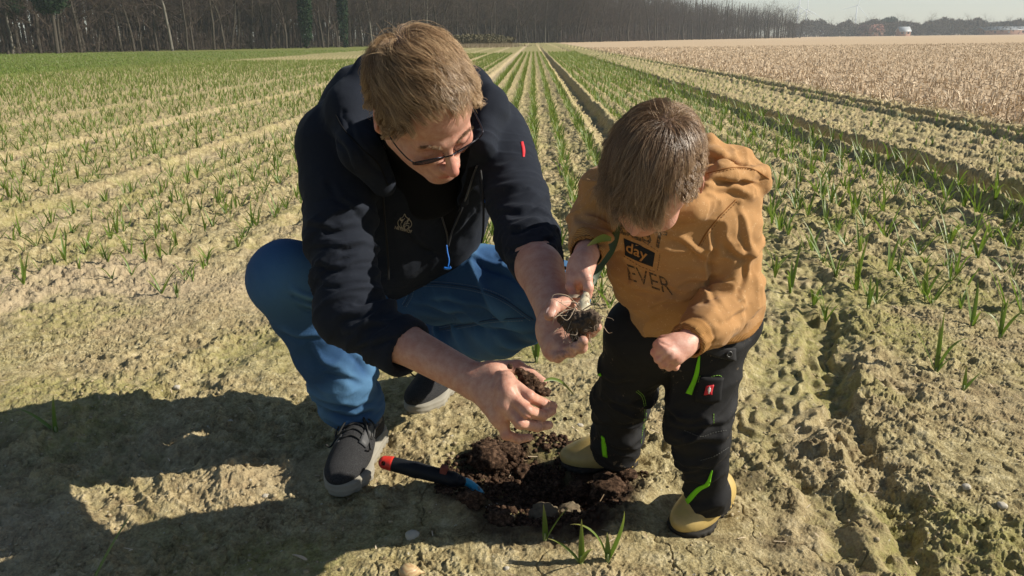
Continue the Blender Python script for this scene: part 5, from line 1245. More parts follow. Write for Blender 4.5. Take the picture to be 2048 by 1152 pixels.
pz('emblem', [(633, 449), (636, 449)], [(631, 483), (634, 483)], M_white, .0124, 4, 6, .0004, lab)
def ring(px, py, r, mat, name, par, t=.0018):
    p, nn = ray(px, py, bt); u = nrm(np.cross(nn, [0, 0, 1])); v = np.cross(nn, u); c = p + nn * .010
    a, b = tube(np.array([c + r * (math.cos(x) * u + math.sin(x) * v) for x in np.linspace(0, 2 * math.pi, 17)]), t, 6)
    c1, c2 = tube(np.array([c - nn * .009, c - nn * .001, c]), [r, r, r * .8], 16); A, B_ = merge([(a, b), (c1, c2)]); return mesh_obj(name, A, B_, mat, par)
ring(*Z4(711, 311), .0052, Mat('button', (.03, .03, .032), .4, .5).m, 'button', flap)
for pts, mt in (([(608, 300), (660, 326), (742, 344)], M_gyth), ([(578, 508), (625, 522), (676, 512), (690, 415)], M_gyth), ([(640, 416), (660, 408), (684, 408), (697, 428)], M_gth),
                ([(325, 475), (350, 500), (360, 560), (352, 640), (345, 700)], M_gth), ([(332, 470), (358, 498), (367, 560), (358, 640)], M_gth), ([(598, 408), (588, 440)], M_gth), ([(655, 570), (655, 612)], M_gth), ([(362, 207), (378, 210)], M_gth), ([(362, 217), (378, 221)], M_gth),
                ([(530, 640), (600, 668), (660, 650), (716, 640)], M_gyth), ([(600, 770), (660, 750), (720, 712)], M_gyth)):
    dashes([Z4(*q) for q in pts], bt, mt, trou, 'stitching', .0007, .004, .0015)
# ---- rubber clogs
def mat_rubber():
    m = Mat('tan_rubber', (.36, .25, .085), .32, .5); n = m.noise(28, 4, .7); s = m.noise(160, 3)
    c = m.mix(m.math('MULTIPLY', m.ramp(n, [(.45, (0, 0, 0)), (.7, (1, 1, 1))]), .5), (.50, .36, .125), (.30, .21, .09)); m.color(c)
    m.rough(m.math('ADD', .24, m.math('MULTIPLY', n, .3))); m.bump(s, .12, .0006); return m.m
M_rub = mat_rubber(); M_bsole = mk_cloth('boot_sole_rubber', (.016, .015, .014), (.04, .035, .028), 80, .7, 0, .3).m
def boot(heel, toe, leg, L=.182):
    rot = shoe_frame(heel, toe); O = np.array(heel, float); T = lambda p: np.asarray(p) @ rot + O; U = Sdf()
    U.ell(T((L * .70, 0, .024)), (.064, .0420, .034), rot=rot, k=.02); U.ell(T((L * .5, 0, .040)), (.055, .033, .040), rot=rot, k=.03); U.ell(T((L * .22, 0, .042)), (.042, .034, .045), rot=rot, k=.02)
    U.cap(T((L * .26, 0, .05)), leg, .038, .035, k=.03); U.box(T((L * .5, 0, -.03)), (.2, .1, .034), rot=rot, rd=.002, k=.001, op=1)
    V, F = mesh_sdf(U, .0028); V = relax(V, F, 1); b_ = mesh_obj('rubber_clog', V, F, M_rub, kid)
    W = Sdf(); W.prism(O, rot, [(L * .19, 0, .031, L * .45, 0, .028), (L * .45, 0, .028, L * .74, .001, .0425), (L * .74, .001, .0425, L * .80, .001, .038)], 0, .015, .006, k=.01)
    W.prism(O, rot, [(L * .18, 0, .032, L * .34, 0, .030)], 0, .022, .008, k=.01)
    W.box(T((L * .46, 0, .0)), (.014, .06, .006), rot=rot, rd=.001, k=.002, op=1)
    V, F = mesh_sdf(W, .0028); N = vnormals(V, F); q = (V - O) @ rot.T; V = V + N * (.0012 * np.sin(q[:, 0] * 420) * (q[:, 2] < .008))[:, None]
    so = mesh_obj("sole", V, F, M_bsole, b_); bs_ = bvh_of(V, F)
    for i in range(3):
        for sgn in (-1, 1):
            h = bs_.ray_cast(Vector(T((L * (.10 + .085 * i), sgn * .2, .015))), Vector(rot[1] * -sgn))
            if h[0]:
                c = np.array(h[0]); nn = np.array(rot[1]) * sgn; a, b = tube(np.array([c - nn * .002, c + nn * .0012]), .0042, 12); mesh_obj('sole_dot', a, b, M_rub, so)
    return b_
boot(G(1276, 932), G(1122, 928), P(1233, 895, 1.86)); boot(G(1450, 1002), G(1336, 1084), P(1414, 990, 1.71))
# ============================================================ far trees
def mat_bark(name, a, b, sc=6):
    m = Mat(name, a, .9, .1); m.color(m.mix(m.noise(sc, 4, .7), a, b)); return m.m
M_bark = mat_bark('bark', (.035, .03, .024), (.10, .085, .068)); M_twig = mat_bark('twigs', (.045, .034, .027), (.11, .083, .066), .6)
M_pale = mat_bark('pale_bark', (.11, .10, .083), (.20, .185, .155)); M_ever = mat_bark('evergreen', (.012, .028, .014), (.03, .055, .022), 3)
M_bush = mat_bark('hedge', (.10, .085, .055), (.17, .15, .085), 1)
class TB:
    def __init__(s): s.V = []; s.F = []; s.n = 0
    def seg(s, a, b, ra, rb, n=3):
        d = nrm(b - a); u = nrm(np.cross(d, [.31, .27, .9])); v = np.cross(d, u)
        for p, r in ((a, ra), (b, rb)):
            for k in range(n): t = 6.283 * k / n; s.V.append(p + r * (math.cos(t) * u + math.sin(t) * v))
        for k in range(n): s.F.append((s.n + k, s.n + (k + 1) % n, s.n + n + (k + 1) % n, s.n + n + k))
        s.n += 2 * n
    def out(s): return np.array(s.V), np.array(s.F)
def bare_tree(seed, H=16, lean=0, spread=.45, first=.3, twigs=260, r0=.2):
    g = np.random.default_rng(seed); tr, cr_ = TB(), TB(); p = np.zeros(3); d = nrm(np.array([lean, g.normal() * .04, 1])); pts = [p]; n = 9
    for i in range(n): d = nrm(d + g.normal(size=3) * [.07, .07, .0]); p = p + d * H * .92 / n; pts.append(p)
    for i in range(n): tr.seg(pts[i], pts[i + 1], r0 * (1 - i / n) ** .8 + .03, r0 * (1 - (i + 1) / n) ** .8 + .03, 5)
    def branch(a, d, L, r, lev):
        k = 4 if lev < 2 else 3; q = a
        for i in range(k):
            d = nrm(d + g.normal(size=3) * .16 + np.array([0, 0, .07])); e = q + d * L / k; cr_.seg(q, e, r * (1 - i / k * .6), r * (1 - (i + 1) / k * .6), 3)
            if lev < 3 and (i > 0 or lev > 0):
                for _ in range(2 if lev < 2 else 2):
                    sd = nrm(d + g.normal(size=3) * .62); branch(e, sd, L * g.uniform(.42, .68), r * .45, lev + 1)
            q = e
    nb = 14
    for j in range(nb):
        t = first + (1 - first) * (j + g.random()) / nb; i = min(int(t * n), n - 1); a = pts[i] + (pts[i + 1] - pts[i]) * (t * n - i); az = g.random() * 6.28 + j * 2.4
        dr = nrm(np.array([math.cos(az), math.sin(az), g.uniform(.35, 1.1)])); branch(a, dr, H * spread * g.uniform(.5, .8) * (1.15 - .6 * t), .07 * (1.2 - t), 1)
    return tr.out(), cr_.out()
TV = []
for k in range(7):
    a, b = bare_tree(500 + k, H=16 + (k % 3), lean=(k % 3 - 1) * .05, spread=.40 + .05 * (k % 3), first=.20 - .06 * (k % 3), r0=.15); TV.append((a, b))
TV2 = []
for k in range(3):
    a, b = bare_tree(600 + k, H=15, spread=.52, first=.2, r0=.3); TV2.append((a, b))
TM = []
for (a, b) in TV + TV2:
    o1 = mesh_obj('trunk', a[0], a[1], M_bark); o2 = mesh_obj('crown', b[0], b[1], M_twig); TM.append((o1.data, o2.data)); bpy.data.objects.remove(o1); bpy.data.objects.remove(o2)
o1 = mesh_obj('trunk', TV[1][0][0], TV[1][0][1], M_pale); PALE = o1.data; bpy.data.objects.remove(o1)
def tree(x, y, k, sc, label, group, name='bare_tree', pale=False, mats=None):
    e = bpy.data.objects.new(name, None); C.objects.link(e); e.location = (x, y, -.1); e.rotation_euler = (0, 0, random.uniform(0, 6.28)); e.scale = (sc * random.uniform(.95, 1.15), sc * random.uniform(.95, 1.15), sc); tag(e, label, 'tree', group)
    for nm, d in (('trunk', PALE if pale else TM[k][0]), ('crown', TM[k][1])):
        c = bpy.data.objects.new(nm, d); C.objects.link(c); c.parent = e
edge = np.array([(-100., 45.), (-57., 89.), (-26., 140.), (-4., 186.), (20., 212.), (60., 290.), (140., 405.)])
seg = np.diff(edge, axis=0); sl = np.hypot(*seg.T); cum = np.concatenate([[0], np.cumsum(sl)])
def on_edge(s, off=0):
    i = min(np.searchsorted(cum, s, 'right') - 1, len(sl) - 1); t = (s - cum[i]) / sl[i]; d = seg[i] / sl[i]; p = edge[i] + seg[i] * t; nn = np.array([-d[1], d[0]]); return p + nn * off
tg = random.Random(11); s_ = 18; cnt = 0
while s_ < cum[-1]:
    x, y = on_edge(s_, tg.uniform(-.8, 4)); u = x / y
    zone_ = 'left of the man' if u < -.20 else 'behind the man' if u < -.02 else 'at the end of the plant rows' if u < .12 else 'behind the child' if u < .22 else 'at the right end of the wood'
    pale = tg.random() < .04; u2 = (x / (y * .955)) * 1607 + 1024
    if -120 < u2 < 2200:
        kk = tg.randrange(7) if u < .13 else 7 + tg.randrange(3); tree(x, y, kk, tg.uniform(.85, 1.15) * (1 - .18 * sstep(.12, .25, u)), (['slim', 'bushy', 'twiggy', 'straight', 'crooked', 'broad', 'sparse', 'spreading', 'round', 'wide'][kk] + (' pale' if pale else ' dark') + f' bare tree edging the wood {zone_}'), 'trees along the edge of the wood', pale=pale); cnt += 1
    s_ += tg.uniform(1.0, 2.3) if u < .12 else tg.uniform(2.2, 4.6)
# rounder field trees closing the wood to the right
for k, (px, D, sc) in enumerate([(1330, 300, 1.1), (1365, 310, 1.0), (1400, 320, 1.0), (1440, 335, 1.15), (1462, 340, 1.0), (1490, 350, 1.05), (1515, 350, 1.2), (1543, 360, 1.05), (1566, 365, 1.1), (1580, 370, .95), (1350, 330, 1.1), (1425, 350, 1.1), (1500, 380, 1.1), (1530, 385, 1.0)]):
    tree((px - 1024) / FPX * D, D, 7 + k % 3, sc * (1.0 - .22 * sstep(1380, 1590, px)), 'spreading bare tree at the right end of the dark wood, under the wind turbines', 'spreading trees at the end of the wood')
# the body of the wood behind its edge
def wood(rows_, seed, step):
    g = np.random.default_rng(seed); Vs, Fs, n0 = [], [], 0
    base = [(np.vstack([a[0], b[0]]), np.vstack([a[1], b[1] + len(a[0])])) for a, b in TV[:4] + TV2[:2]]
    for r in rows_:
        s = 10 + g.random() * step
        while s < cum[-1] - 2:
            x, y = on_edge(s, r + g.normal() * 1.2); V, F = base[g.integers(4) if x / y < .13 else 4 + g.integers(2)]; t = g.random() * 6.28; c, sn = math.cos(t), math.sin(t); sc = g.uniform(.85, 1.15) * (1 - .20 * sstep(.12, .25, x / y))
            if x / y > .10: s += 1.5 * step
            Vs.append(np.stack([(V[:, 0] * c - V[:, 1] * sn) * sc * 1.1 + x, (V[:, 0] * sn + V[:, 1] * c) * sc * 1.1 + y, V[:, 2] * sc], 1)); Fs.append(F + n0); n0 += len(V); s += step * g.uniform(.7, 1.3)
    return np.concatenate(Vs), np.concatenate(Fs)
print('tree verts', len(TV[0][1][0]))
V, F = wood((7, 11, 16, 22), 3, 4.2)
tag(mesh_obj('wood', V, F, M_twig), 'dark leafless wood standing close behind the edge trees', 'wood', kind='stuff')
# deep interior: countless stems and brush, seen as one dark mass
g = np.random.default_rng(9); tb = TB()
for i in range(2600):
    s = g.uniform(5, cum[-1] - 3); off = g.uniform(20, 60); x, y = on_edge(s, off)
    if x / y > .30: continue
    h_ = g.uniform(9, 17); a = np.array([x, y, 0.]); b = a + [g.normal() * .8, g.normal() * .8, h_]; tb.seg(a, b, .22, .12, 3)
V, F = tb.out(); n = 130000; s = g.uniform(5, cum[-1] - 3, n); off = 18 + 42 * g.random(n); i = np.clip(np.searchsorted(cum, s, 'right') - 1, 0, len(sl) - 1); t = (s - cum[i]) / sl[i]; d = seg[i] / sl[i][:, None]
p = edge[i] + seg[i] * t[:, None] + np.stack([-d[:, 1], d[:, 0]], 1) * off[:, None]; ok = p[:, 0] / p[:, 1] < .20; p = p[ok]; n = len(p); z = 16.5 * g.random(n) ** 1.1; c0 = np.stack([p[:, 0], p[:, 1], z], 1)
dv = nrm(g.normal(size=(n, 3)) + [0, 0, .6]) * g.uniform(.5, 1.6, n)[:, None]; sv = nrm(np.cross(dv, g.normal(size=(n, 3)))) * g.uniform(.03, .09, n)[:, None]
V2 = np.stack([c0 - sv, c0 + sv, c0 + dv + sv * .3, c0 + dv - sv * .3], 1).reshape(-1, 3)
tag(mesh_obj('deep_wood', np.vstack([V, V2]), np.vstack([F, np.arange(n * 4).reshape(-1, 4) + len(V)]), M_twig, smooth=False), 'dense brown brush and stems filling the inside of the wood', 'wood', kind='stuff')
# undergrowth along the edge
n = 110000; s = g.uniform(8, cum[-1], n); off = g.normal(size=n) * 1.8 + 2.2; i = np.clip(np.searchsorted(cum, s, 'right') - 1, 0, len(sl) - 1); t = (s - cum[i]) / sl[i]; d = seg[i] / sl[i][:, None]
p = edge[i] + seg[i] * t[:, None] + np.stack([-d[:, 1], d[:, 0]], 1) * off[:, None]; hh = (.8 + 22.0 * fbm2(s * .15, s * 0, 3, 4) ** 2) * g.random(n) ** 1.5; c0 = np.stack([p[:, 0], p[:, 1], hh], 1)
dv = nrm(g.normal(size=(n, 3)) * [.6, .6, .4] + [0, 0, .8]) * g.uniform(.3, .9, n)[:, None]; sv = nrm(np.cross(dv, g.normal(size=(n, 3)))) * g.uniform(.008, .03, n)[:, None]
V2 = np.stack([c0 - sv, c0 + sv, c0 + dv + sv * .3, c0 + dv - sv * .3], 1).reshape(-1, 3)
tag(mesh_obj('undergrowth', V2, np.arange(n * 4).reshape(-1, 4), M_twig, smooth=False), 'brown undergrowth at the foot of the wood', 'undergrowth', kind='stuff')
def foliage(c, rad, n, seed, size, mat, name, parent=None, up=.3):
    g = np.random.default_rng(seed); d = nrm(g.normal(size=(n, 3))); k = np.array(c)[None] + d * np.array(rad) * (g.random(n) ** .4)[:, None] * (.65 + .7 * fbm3(d * 2.3 + seed, 2, seed))[:, None]
    a = nrm(g.normal(size=(n, 3)) + [0, 0, up]) * size; b = nrm(np.cross(a, g.normal(size=(n, 3)))) * size * .45
    V = np.stack([k - a - b * .3, k - b, k + a, k + b], 1).reshape(-1, 3); return mesh_obj(name, V, np.arange(n * 4).reshape(-1, 4), mat, parent, smooth=False)
def ever(px, D, H, rad, label, seed, name='evergreen_tree', n=5000, mat=None, trunk=.4, size=.22):
    x = (px - 1024) / FPX * D * .955; e = empty(name, (x, D, 0), label, 'tree'); tb = TB(); tb.seg(np.array([x, D, -.2]), np.array([x + .3, D, H * .9]), .25, .08, 6); v, f = tb.out(); mesh_obj('trunk', v, f, M_bark, e)
    foliage((x, D, H * (trunk + (1 - trunk) / 2)), (rad, rad, H * (1 - trunk) / 2), n, seed, size, mat or M_ever, 'crown', e)
ever(118, 93, 7.6, 1.9, 'dark green pine standing out against the bare trees at the far left', 71, 'pine_tree', 3500, None, .55, .16)
ever(40, 96, 7.0, 1.4, 'second smaller pine at the very left edge of the wood', 72, 'pine_tree', 2500, None, .55, .16)
ever(620, 124, 11, 1.1, 'ivy covered dark trunk in the wood just left of the man', 73, 'ivy_covered_tree', 3500, None, .0, .2)
ever(695, 132, 11, .9, 'narrow dark ivy clad tree behind the man', 74, 'ivy_covered_tree', 3000, None, .0, .2)
ever(1782, 640, 13, 7.5, 'dark round evergreen among the hazy trees at the right', 75, 'evergreen_tree', 6000, None, .0, .9)
# scrub left of the row ends
for k, (px, D, r_, lb) in enumerate([(948, 120, 3.0, 'brown scrub bush left of where the rows end'), (985, 128, 2.4, 'olive scrub bush next to the pale grassy bank where the rows end')]):
    x = (px - 1024) / FPX * D * .955; e = tag(foliage((x, D, .7), (r_ * 1.5, r_, .95), 9000, 80 + k, .16, M_bush, 'scrub_bush', None, .8), lb, 'bush')
# bank with dry grass
n = 5000; x = -3.5 + g.normal(size=n) * 2.2; y = 118 + g.normal(size=n) * 6; L = g.uniform(.2, .6, n); V = np.stack([np.stack([x - .03, y, x * 0], 1), np.stack([x + .03, y, x * 0], 1), np.stack([x + .01 + g.normal(size=n) * .1, y, L], 1)], 1).reshape(-1, 3)
tag(mesh_obj('dry_grass', V, np.arange(n * 3).reshape(-1, 3), M_straw, smooth=False, attrs={'rnd': np.repeat(g.random(n), 3)}), 'pale dry grass at the left of the row ends', 'grass', kind='stuff')
# hazy tree line far away on the right
tg = random.Random(5)
for k in range(54):
    px = 1588 + (2200 - 1588) * (k + tg.random()) / 54; D = 560 + tg.uniform(0, 90) + (px - 1600) * .12
    tree((px - 1024) / FPX * D * .955, D, 7 + tg.randrange(3), tg.uniform(.62, 1.12) * (1.0 if px > 1640 else .62), 'round topped bare tree in the bluish distant line right of the wood', 'distant trees on the right', 'distant_tree')
n = 60000; u = g.uniform(.33, .75, n); D = g.uniform(575, 690, n); hh = (5 + 9 * fbm2(u * 60, u * 0 + 2, 4, 6)) * g.random(n) ** .8; c0 = np.stack([u * D, D, hh], 1)
dv = nrm(g.normal(size=(n, 3)) + [0, 0, .5]) * g.uniform(.6, 1.8, n)[:, None]; sv = nrm(np.cross(dv, g.normal(size=(n, 3)))) * g.uniform(.15, .4, n)[:, None]
V2 = np.stack([c0 - sv, c0 + sv, c0 + dv + sv * .3, c0 + dv - sv * .3], 1).reshape(-1, 3)
tag(mesh_obj('distant_wood', V2, np.arange(n * 4).reshape(-1, 4), M_twig, smooth=False), 'bluish mass of distant trees along the horizon at the right', 'wood', kind='stuff')
# farm buildings
M_wall = mk_cloth('farm_wall', (.35, .20, .15), (.42, .26, .2), 2, .9).m; M_roof = mk_cloth('farm_roof', (.20, .09, .07), (.26, .12, .09), 2, .9).m; M_wroof = Mat('pale_roof', (.36, .38, .40), .5).m
def house(px, D, w_, dp, h, rh, label, roofm, name='farmhouse'):
    x = (px - 1024) / FPX * D * .955; e = empty(name, (x, D, 0), label, 'building')
    V = [(x - w_, D - dp, -.2), (x + w_, D - dp, -.2), (x + w_, D + dp, -.2), (x - w_, D + dp, -.2), (x - w_, D - dp, h), (x + w_, D - dp, h), (x + w_, D + dp, h), (x - w_, D + dp, h), (x - w_, D, h + rh), (x + w_, D, h + rh)]
    mesh_obj('wall', V, [(0, 1, 5, 4), (1, 2, 6, 9, 5), (2, 3, 7, 6), (3, 0, 4, 8, 7)], M_wall, e, smooth=False)
    o_ = .5; t = .25; s_ = rh / dp
    A = [(x - w_ - o_, D - dp - o_, h - o_ * s_ + .03), (x + w_ + o_, D - dp - o_, h - o_ * s_ + .03), (x + w_ + o_, D, h + rh + .03), (x - w_ - o_, D, h + rh + .03), (x + w_ + o_, D + dp + o_, h - o_ * s_ + .03), (x - w_ - o_, D + dp + o_, h - o_ * s_ + .03)]
    A = np.array(A); Bq = A + [0, 0, t]; Vr = np.vstack([A, Bq]); mesh_obj('roof', Vr, [(6, 7, 8, 9), (9, 8, 10, 11), (0, 3, 2, 1), (3, 5, 4, 2), (0, 1, 7, 6), (5, 11, 10, 4), (1, 2, 8, 7), (2, 4, 10, 8), (0, 6, 9, 3), (3, 9, 11, 5)], roofm, e, smooth=False)
    for i in range(3):
        wx = x - w_ * .6 + w_ * .6 * i; mesh_obj('window', [(wx - .7, D - dp - .05, 1.2), (wx + .7, D - dp - .05, 1.2), (wx + .7, D - dp - .05, 2.6), (wx - .7, D - dp - .05, 2.6)], [(0, 1, 2, 3)], M_wroof if i == 1 else M_zip, e, smooth=False)
house(1745, 590, 8, 5, 3.2, 4.5, 'reddish farmhouse half hidden in the hazy trees left of the round evergreen', M_roof)
house(1812, 560, 3.5, 3, 3.0, 2.6, 'small shed with a pale roof just right of the round evergreen', M_wroof, 'shed')
house(2010, 585, 16, 8, 3.0, 2.2, 'long low barn with a pale roof near the right edge of the horizon', M_wroof, 'barn')
# wind turbines
M_tur = Mat('turbine_white', (.55, .58, .62), .6).m
def turbine(px, hub_py, D, rot, label, hubh):
    x = (px - 1024) / FPX * D * .955; e = empty('wind_turbine', (x, D, 0), label, 'wind turbine', 'wind turbines on the horizon'); k = hubh
    a, b = tube([(x, D, 0), (x, D, k * .5), (x, D, k)], [2.3, 1.8, 1.3], 12); mesh_obj('tower', a, b, M_tur, e)
    a, b = tube([(x, D + 4, k + 1), (x, D + 1, k + 1), (x, D - 4, k + 1), (x, D - 6, k + 1)], [1.2, 2, 2, .8], 10); mesh_obj('nacelle', a, b, M_tur, e)
    for i in range(3):
        t = rot + i * 2.0944; d = np.array([math.sin(t), 0, math.cos(t)]); c = np.array([x, D - 5, k + 1.0]); s = np.cross(d, [0, 1, 0]); V = []
        for r_, wd in ((0, .6), (6, 1.2), (20, .9), (36, .6), (46, .2)): V += [c + d * r_ - s * wd, c + d * r_ + [0, .35, 0], c + d * r_ + s * wd, c + d * r_ - [0, .35, 0]]
        F = [(j * 4 + m_, j * 4 + (m_ + 1) % 4, j * 4 + 4 + (m_ + 1) % 4, j * 4 + 4 + m_) for j in range(4) for m_ in range(4)]; mesh_obj('blade', V, F, M_tur, e, smooth=False)
def hub_z(px, py, D):
    dr = CF + CR * ((px - 1024) / FPX) - CU * ((py - 576) / FPX); return CAMH + dr.z / dr.y * D
for px, py, D, r_, lb in ((1598, 14, 1900, .05, 'left one of the two wind turbines close together above the wood end'), (1615, 20, 2000, -.02, 'right one of the two wind turbines close together above the wood end'), (1714, 12, 2100, .28, 'wind turbine standing alone above the hazy trees'), (1407, -8, 1900, .5, 'wind turbine hidden behind the wood with only a blade showing')):
    turbine(px, py, D, r_, lb, hub_z(px, py, D))
# ============================================================ haze
bm_ = [(-2600, -12, -2), (2600, -12, -2), (2600, 2250, -2), (-2600, 2250, -2), (-2600, -12, 190), (2600, -12, 190), (2600, 2250, 190), (-2600, 2250, 190)]
mh = bpy.data.materials.new('haze'); mh.use_nodes = True; t_ = mh.node_tree; t_.nodes.remove(t_.nodes['Principled BSDF']); pv = t_.nodes.new('ShaderNodeVolumePrincipled'); t_.links.new(pv.outputs[0], t_.nodes['Material Output'].inputs['Volume'])
pv.inputs['Color'].default_value = (.78, .90, 1, 1); pv.inputs['Density'].default_value = .00034; pv.inputs['Anisotropy'].default_value = .0
hz_o = mesh_obj('haze', bm_, [(0, 3, 2, 1), (4, 5, 6, 7), (0, 1, 5, 4), (1, 2, 6, 5), (2, 3, 7, 6), (3, 0, 4, 7)], mh, smooth=False); tag(hz_o, 'faint bluish spring haze over the fields', 'haze', kind='stuff')
# ============================================================ hand trowel
M_grip = mk_cloth('black_grip', (.008, .009, .012), (.016, .018, .022), 60, .55, 0, .2, .001).m; M_rcap = Mat('red_cap', (.62, .035, .02), .45, .5).m; M_turq = Mat('turquoise_metal', (.015, .26, .42), .4, .5); _n = M_turq.noise(90, 3, .7)
M_turq.color(M_turq.mix(M_turq.ramp(_n, [(.55, (0, 0, 0)), (.62, (1, 1, 1))]), (.015, .27, .45), (.09, .06, .04))); M_turq = M_turq.m
M_rbrown = Mat('red_brown_button', (.19, .05, .035), .6).m; M_steel = mk_cloth('muddy_steel', (.05, .035, .025), (.13, .10, .08), 60, .6).m
def at(px, py, z): return G(px, py, z)
tA, tB, tC, tD = at(770, 925, .062), at(781, 927, .061), at(905, 958, .038), at(922, 962, .034)
trw = empty('hand_trowel', tB, 'hand trowel with black grip, red end and turquoise neck stuck in the dug soil', 'trowel')
S = Sdf(); S.chain([tB, tB * .6 + tC * .4, tC, tD], [.0165, .0180, .0165, .0125], k=.01); V, F = mesh_sdf(S, .0016); ax = nrm(tC - tB); N = vnormals(V, F); s = (V - tB) @ ax
V = V - N * (.0008 * (np.abs(s - .165) < .0015) + .0008 * (np.abs(s - .172) < .0015))[:, None]; gp0 = mesh_obj('grip', V, F, M_grip, trw)
S = Sdf(); S.cap(tA, tB + ax * .002, .0155, .0172, k=.01); hx = nrm(np.cross(ax, np.array(CF))); vdir = nrm(np.cross(hx, ax)); S.cap(tA + vdir * .04, tA - vdir * .04, .0048, k=.002, op=1); V, F = mesh_sdf(S, .0014); mesh_obj('end_cap', V, F, M_rcap, trw)
bc = at(888, 940, .060); S = Sdf(); rt_ = frame(-ax, (0, 0, 1)); S.box(bc, (.009, .0085, .011), rot=rt_, rd=.003, k=.004); V, F = mesh_sdf(S, .0013); mesh_obj('button', V, F, M_rbrown, trw)
a, b = tube(spline([tD, at(936, 965, .026), at(950, 976, .014), at(962, 990, .004)], 5), [.0095] * 5 + [.0092] * 5 + [.010] * 6, 12); mesh_obj('neck', a, b, M_turq, trw)
V = []; bl0, bl1 = at(958, 988, -.018), at(1010, 1000, -.050); d = nrm(bl1 - bl0); sd_ = nrm(np.cross(d, [0, 0, 1]))
for i in range(9):
    t = i / 8; wd = .026 * math.sqrt(max(.02, 1 - t ** 2.5)) 
    for j in range(7): x = j / 6 * 2 - 1; V.append(bl0 + (bl1 - bl0) * t * 1.3 + sd_ * wd * x + np.array([0, 0, .010 * x * x]))
o = mesh_obj('blade', V, [(i * 7 + j, i * 7 + j + 1, (i + 1) * 7 + j + 1, (i + 1) * 7 + j) for i in range(8) for j in range(6)], M_steel, trw); md = o.modifiers.new('t', 'SOLIDIFY'); md.thickness = .0018
# ============================================================ clods, stones, onion
M_grey = mk_cloth('grey_crust', (.10, .075, .05), (.24, .19, .12), 60, .95, 0, .8, .003, 30).m
def clod(px, py, r, seed, label, cat='clod', name='soil_clod', mat=None, grp=None, flat=.75, sub=4, amp=.42, sink=.25, lift=0):
    p = G(px, py); V, F = rock(r, seed, sub, amp, flat, 1.9); V = V + .16 * r * (fbm3(V / r * 5, 3, seed + 9) - .5)[:, None] * nrm(V) * 2; z = hz_at(p[0], p[1]); V = V + [p[0], p[1], z + r * sink + lift]
    return tag(mesh_obj(name, V, F, mat or M_dark, smooth=(r < .008)), label, cat, grp)
for i, (px, py, r, lb) in enumerate([(975, 925, .045, 'largest dark soil clod at the far left rim of the dug hole'), (1215, 985, .042, 'big reddish brown clod right below the child\'s forward boot'), (1015, 905, .030, 'dark clod at the top of the hole under the man\'s fingers'),
        (1160, 975, .026, 'upright reddish crumbly clod in front of the boot toe'), (1090, 1025, .032, 'grey crusted clod at the near edge of the hole'), (1050, 925, .028, 'brown clod in the middle of the far hole edge'), (940, 1020, .030, 'dark clod just in front of the trowel neck'),
        (1000, 1045, .028, 'brown clod at the near left rim of the hole'), (1140, 1015, .024, 'small dark clod near the grey crusted one'), (1255, 965, .026, 'brown clod behind the big reddish one by the boot heel')]):
    clod(px, py, r, 40 + i, lb, mat=M_grey if 'grey' in lb else M_dark)
g = np.random.default_rng(15)
for i in range(26): a = g.random() * 6.28; rr = math.sqrt(g.random()); clod(1080 + 150 * rr * math.cos(a), 965 + 75 * rr * math.sin(a), g.uniform(.008, .019), 80 + i, 'small clod of dark moist soil lying in the dug hole', grp='small clods in the hole', sub=3)
M_stone = mk_cloth('pale_stone', (.36, .32, .25), (.56, .52, .44), 50, .6, 0, .2, .001, 20).m
for i, (px, py, r, lb) in enumerate([(353, 772, .010, 'round pale pebble on the shadow edge at the left'), (462, 850, .006, 'small whitish pebble in the man\'s shadow'), (530, 985, .010, 'bluish white pebble near the toe of the sneaker'), (825, 1075, .015, 'long grey and white flint in the shade below the trowel'),
        (1002, 820, .008, 'pale pebble under the man\'s forearm'), (1160, 860, .009, 'white pebble beside the black trouser leg'), (1445, 950, .007, 'small white stone right of the standing leg'), (2002, 1020, .011, 'white angular stone at the right edge'), (1930, 985, .010, 'pale stone on the crust at the right'),
        (1013, 1142, .006, 'small grey pebble at the bottom edge'), (285, 832, .005, 'tiny white stone in the left shade')]):
    clod(px, py, r, 140 + i, lb, 'stone', 'pebble', M_stone, sub=3, amp=.22, flat=.7, sink=.05)
p = G(817, 1150); S = Sdf(); c = np.array([p[0], p[1], hz_at(p[0], p[1]) + .012]); S.ell(c, (.019, .017, .015), k=.01); S.cap(c, c + [.030, .002, -.004], .009, .002, k=.012); V, F = mesh_sdf(S, .0015)
M_onion = Mat('onion_skin', (.55, .40, .2), .45); _w = M_onion.n('ShaderNodeTexWave', wave_type='BANDS', bands_direction='Z'); _w.inputs['Scale'].default_value = 40; _w.inputs['Distortion'].default_value = 14; M_onion.link(M_onion.co(), _w.inputs[0]); M_onion.color(M_onion.mix(_w.outputs['Fac'], (.50, .38, .20), (.40, .25, .13)))
tag(mesh_obj('onion_bulb', V, F, M_onion.m), 'small pale brown onion bulb lying at the bottom edge of the photo', 'onion')
# dried leaf of the shaded seedling + leaf tip
V, F, t = leaf(G(905, 1128) + [0, 0, hz_at(*G(905, 1128)[:2]) + .004], 2.8, .035, .004, .6, 1.3, 8); o = mesh_obj('dry_leaf', V, F, M_straw, attrs={'rnd': t * 0 + .5}); o.location.x = -.29; tag(o, 'curled dry yellow leaf on the shaded soil left of the flint', 'leaf')
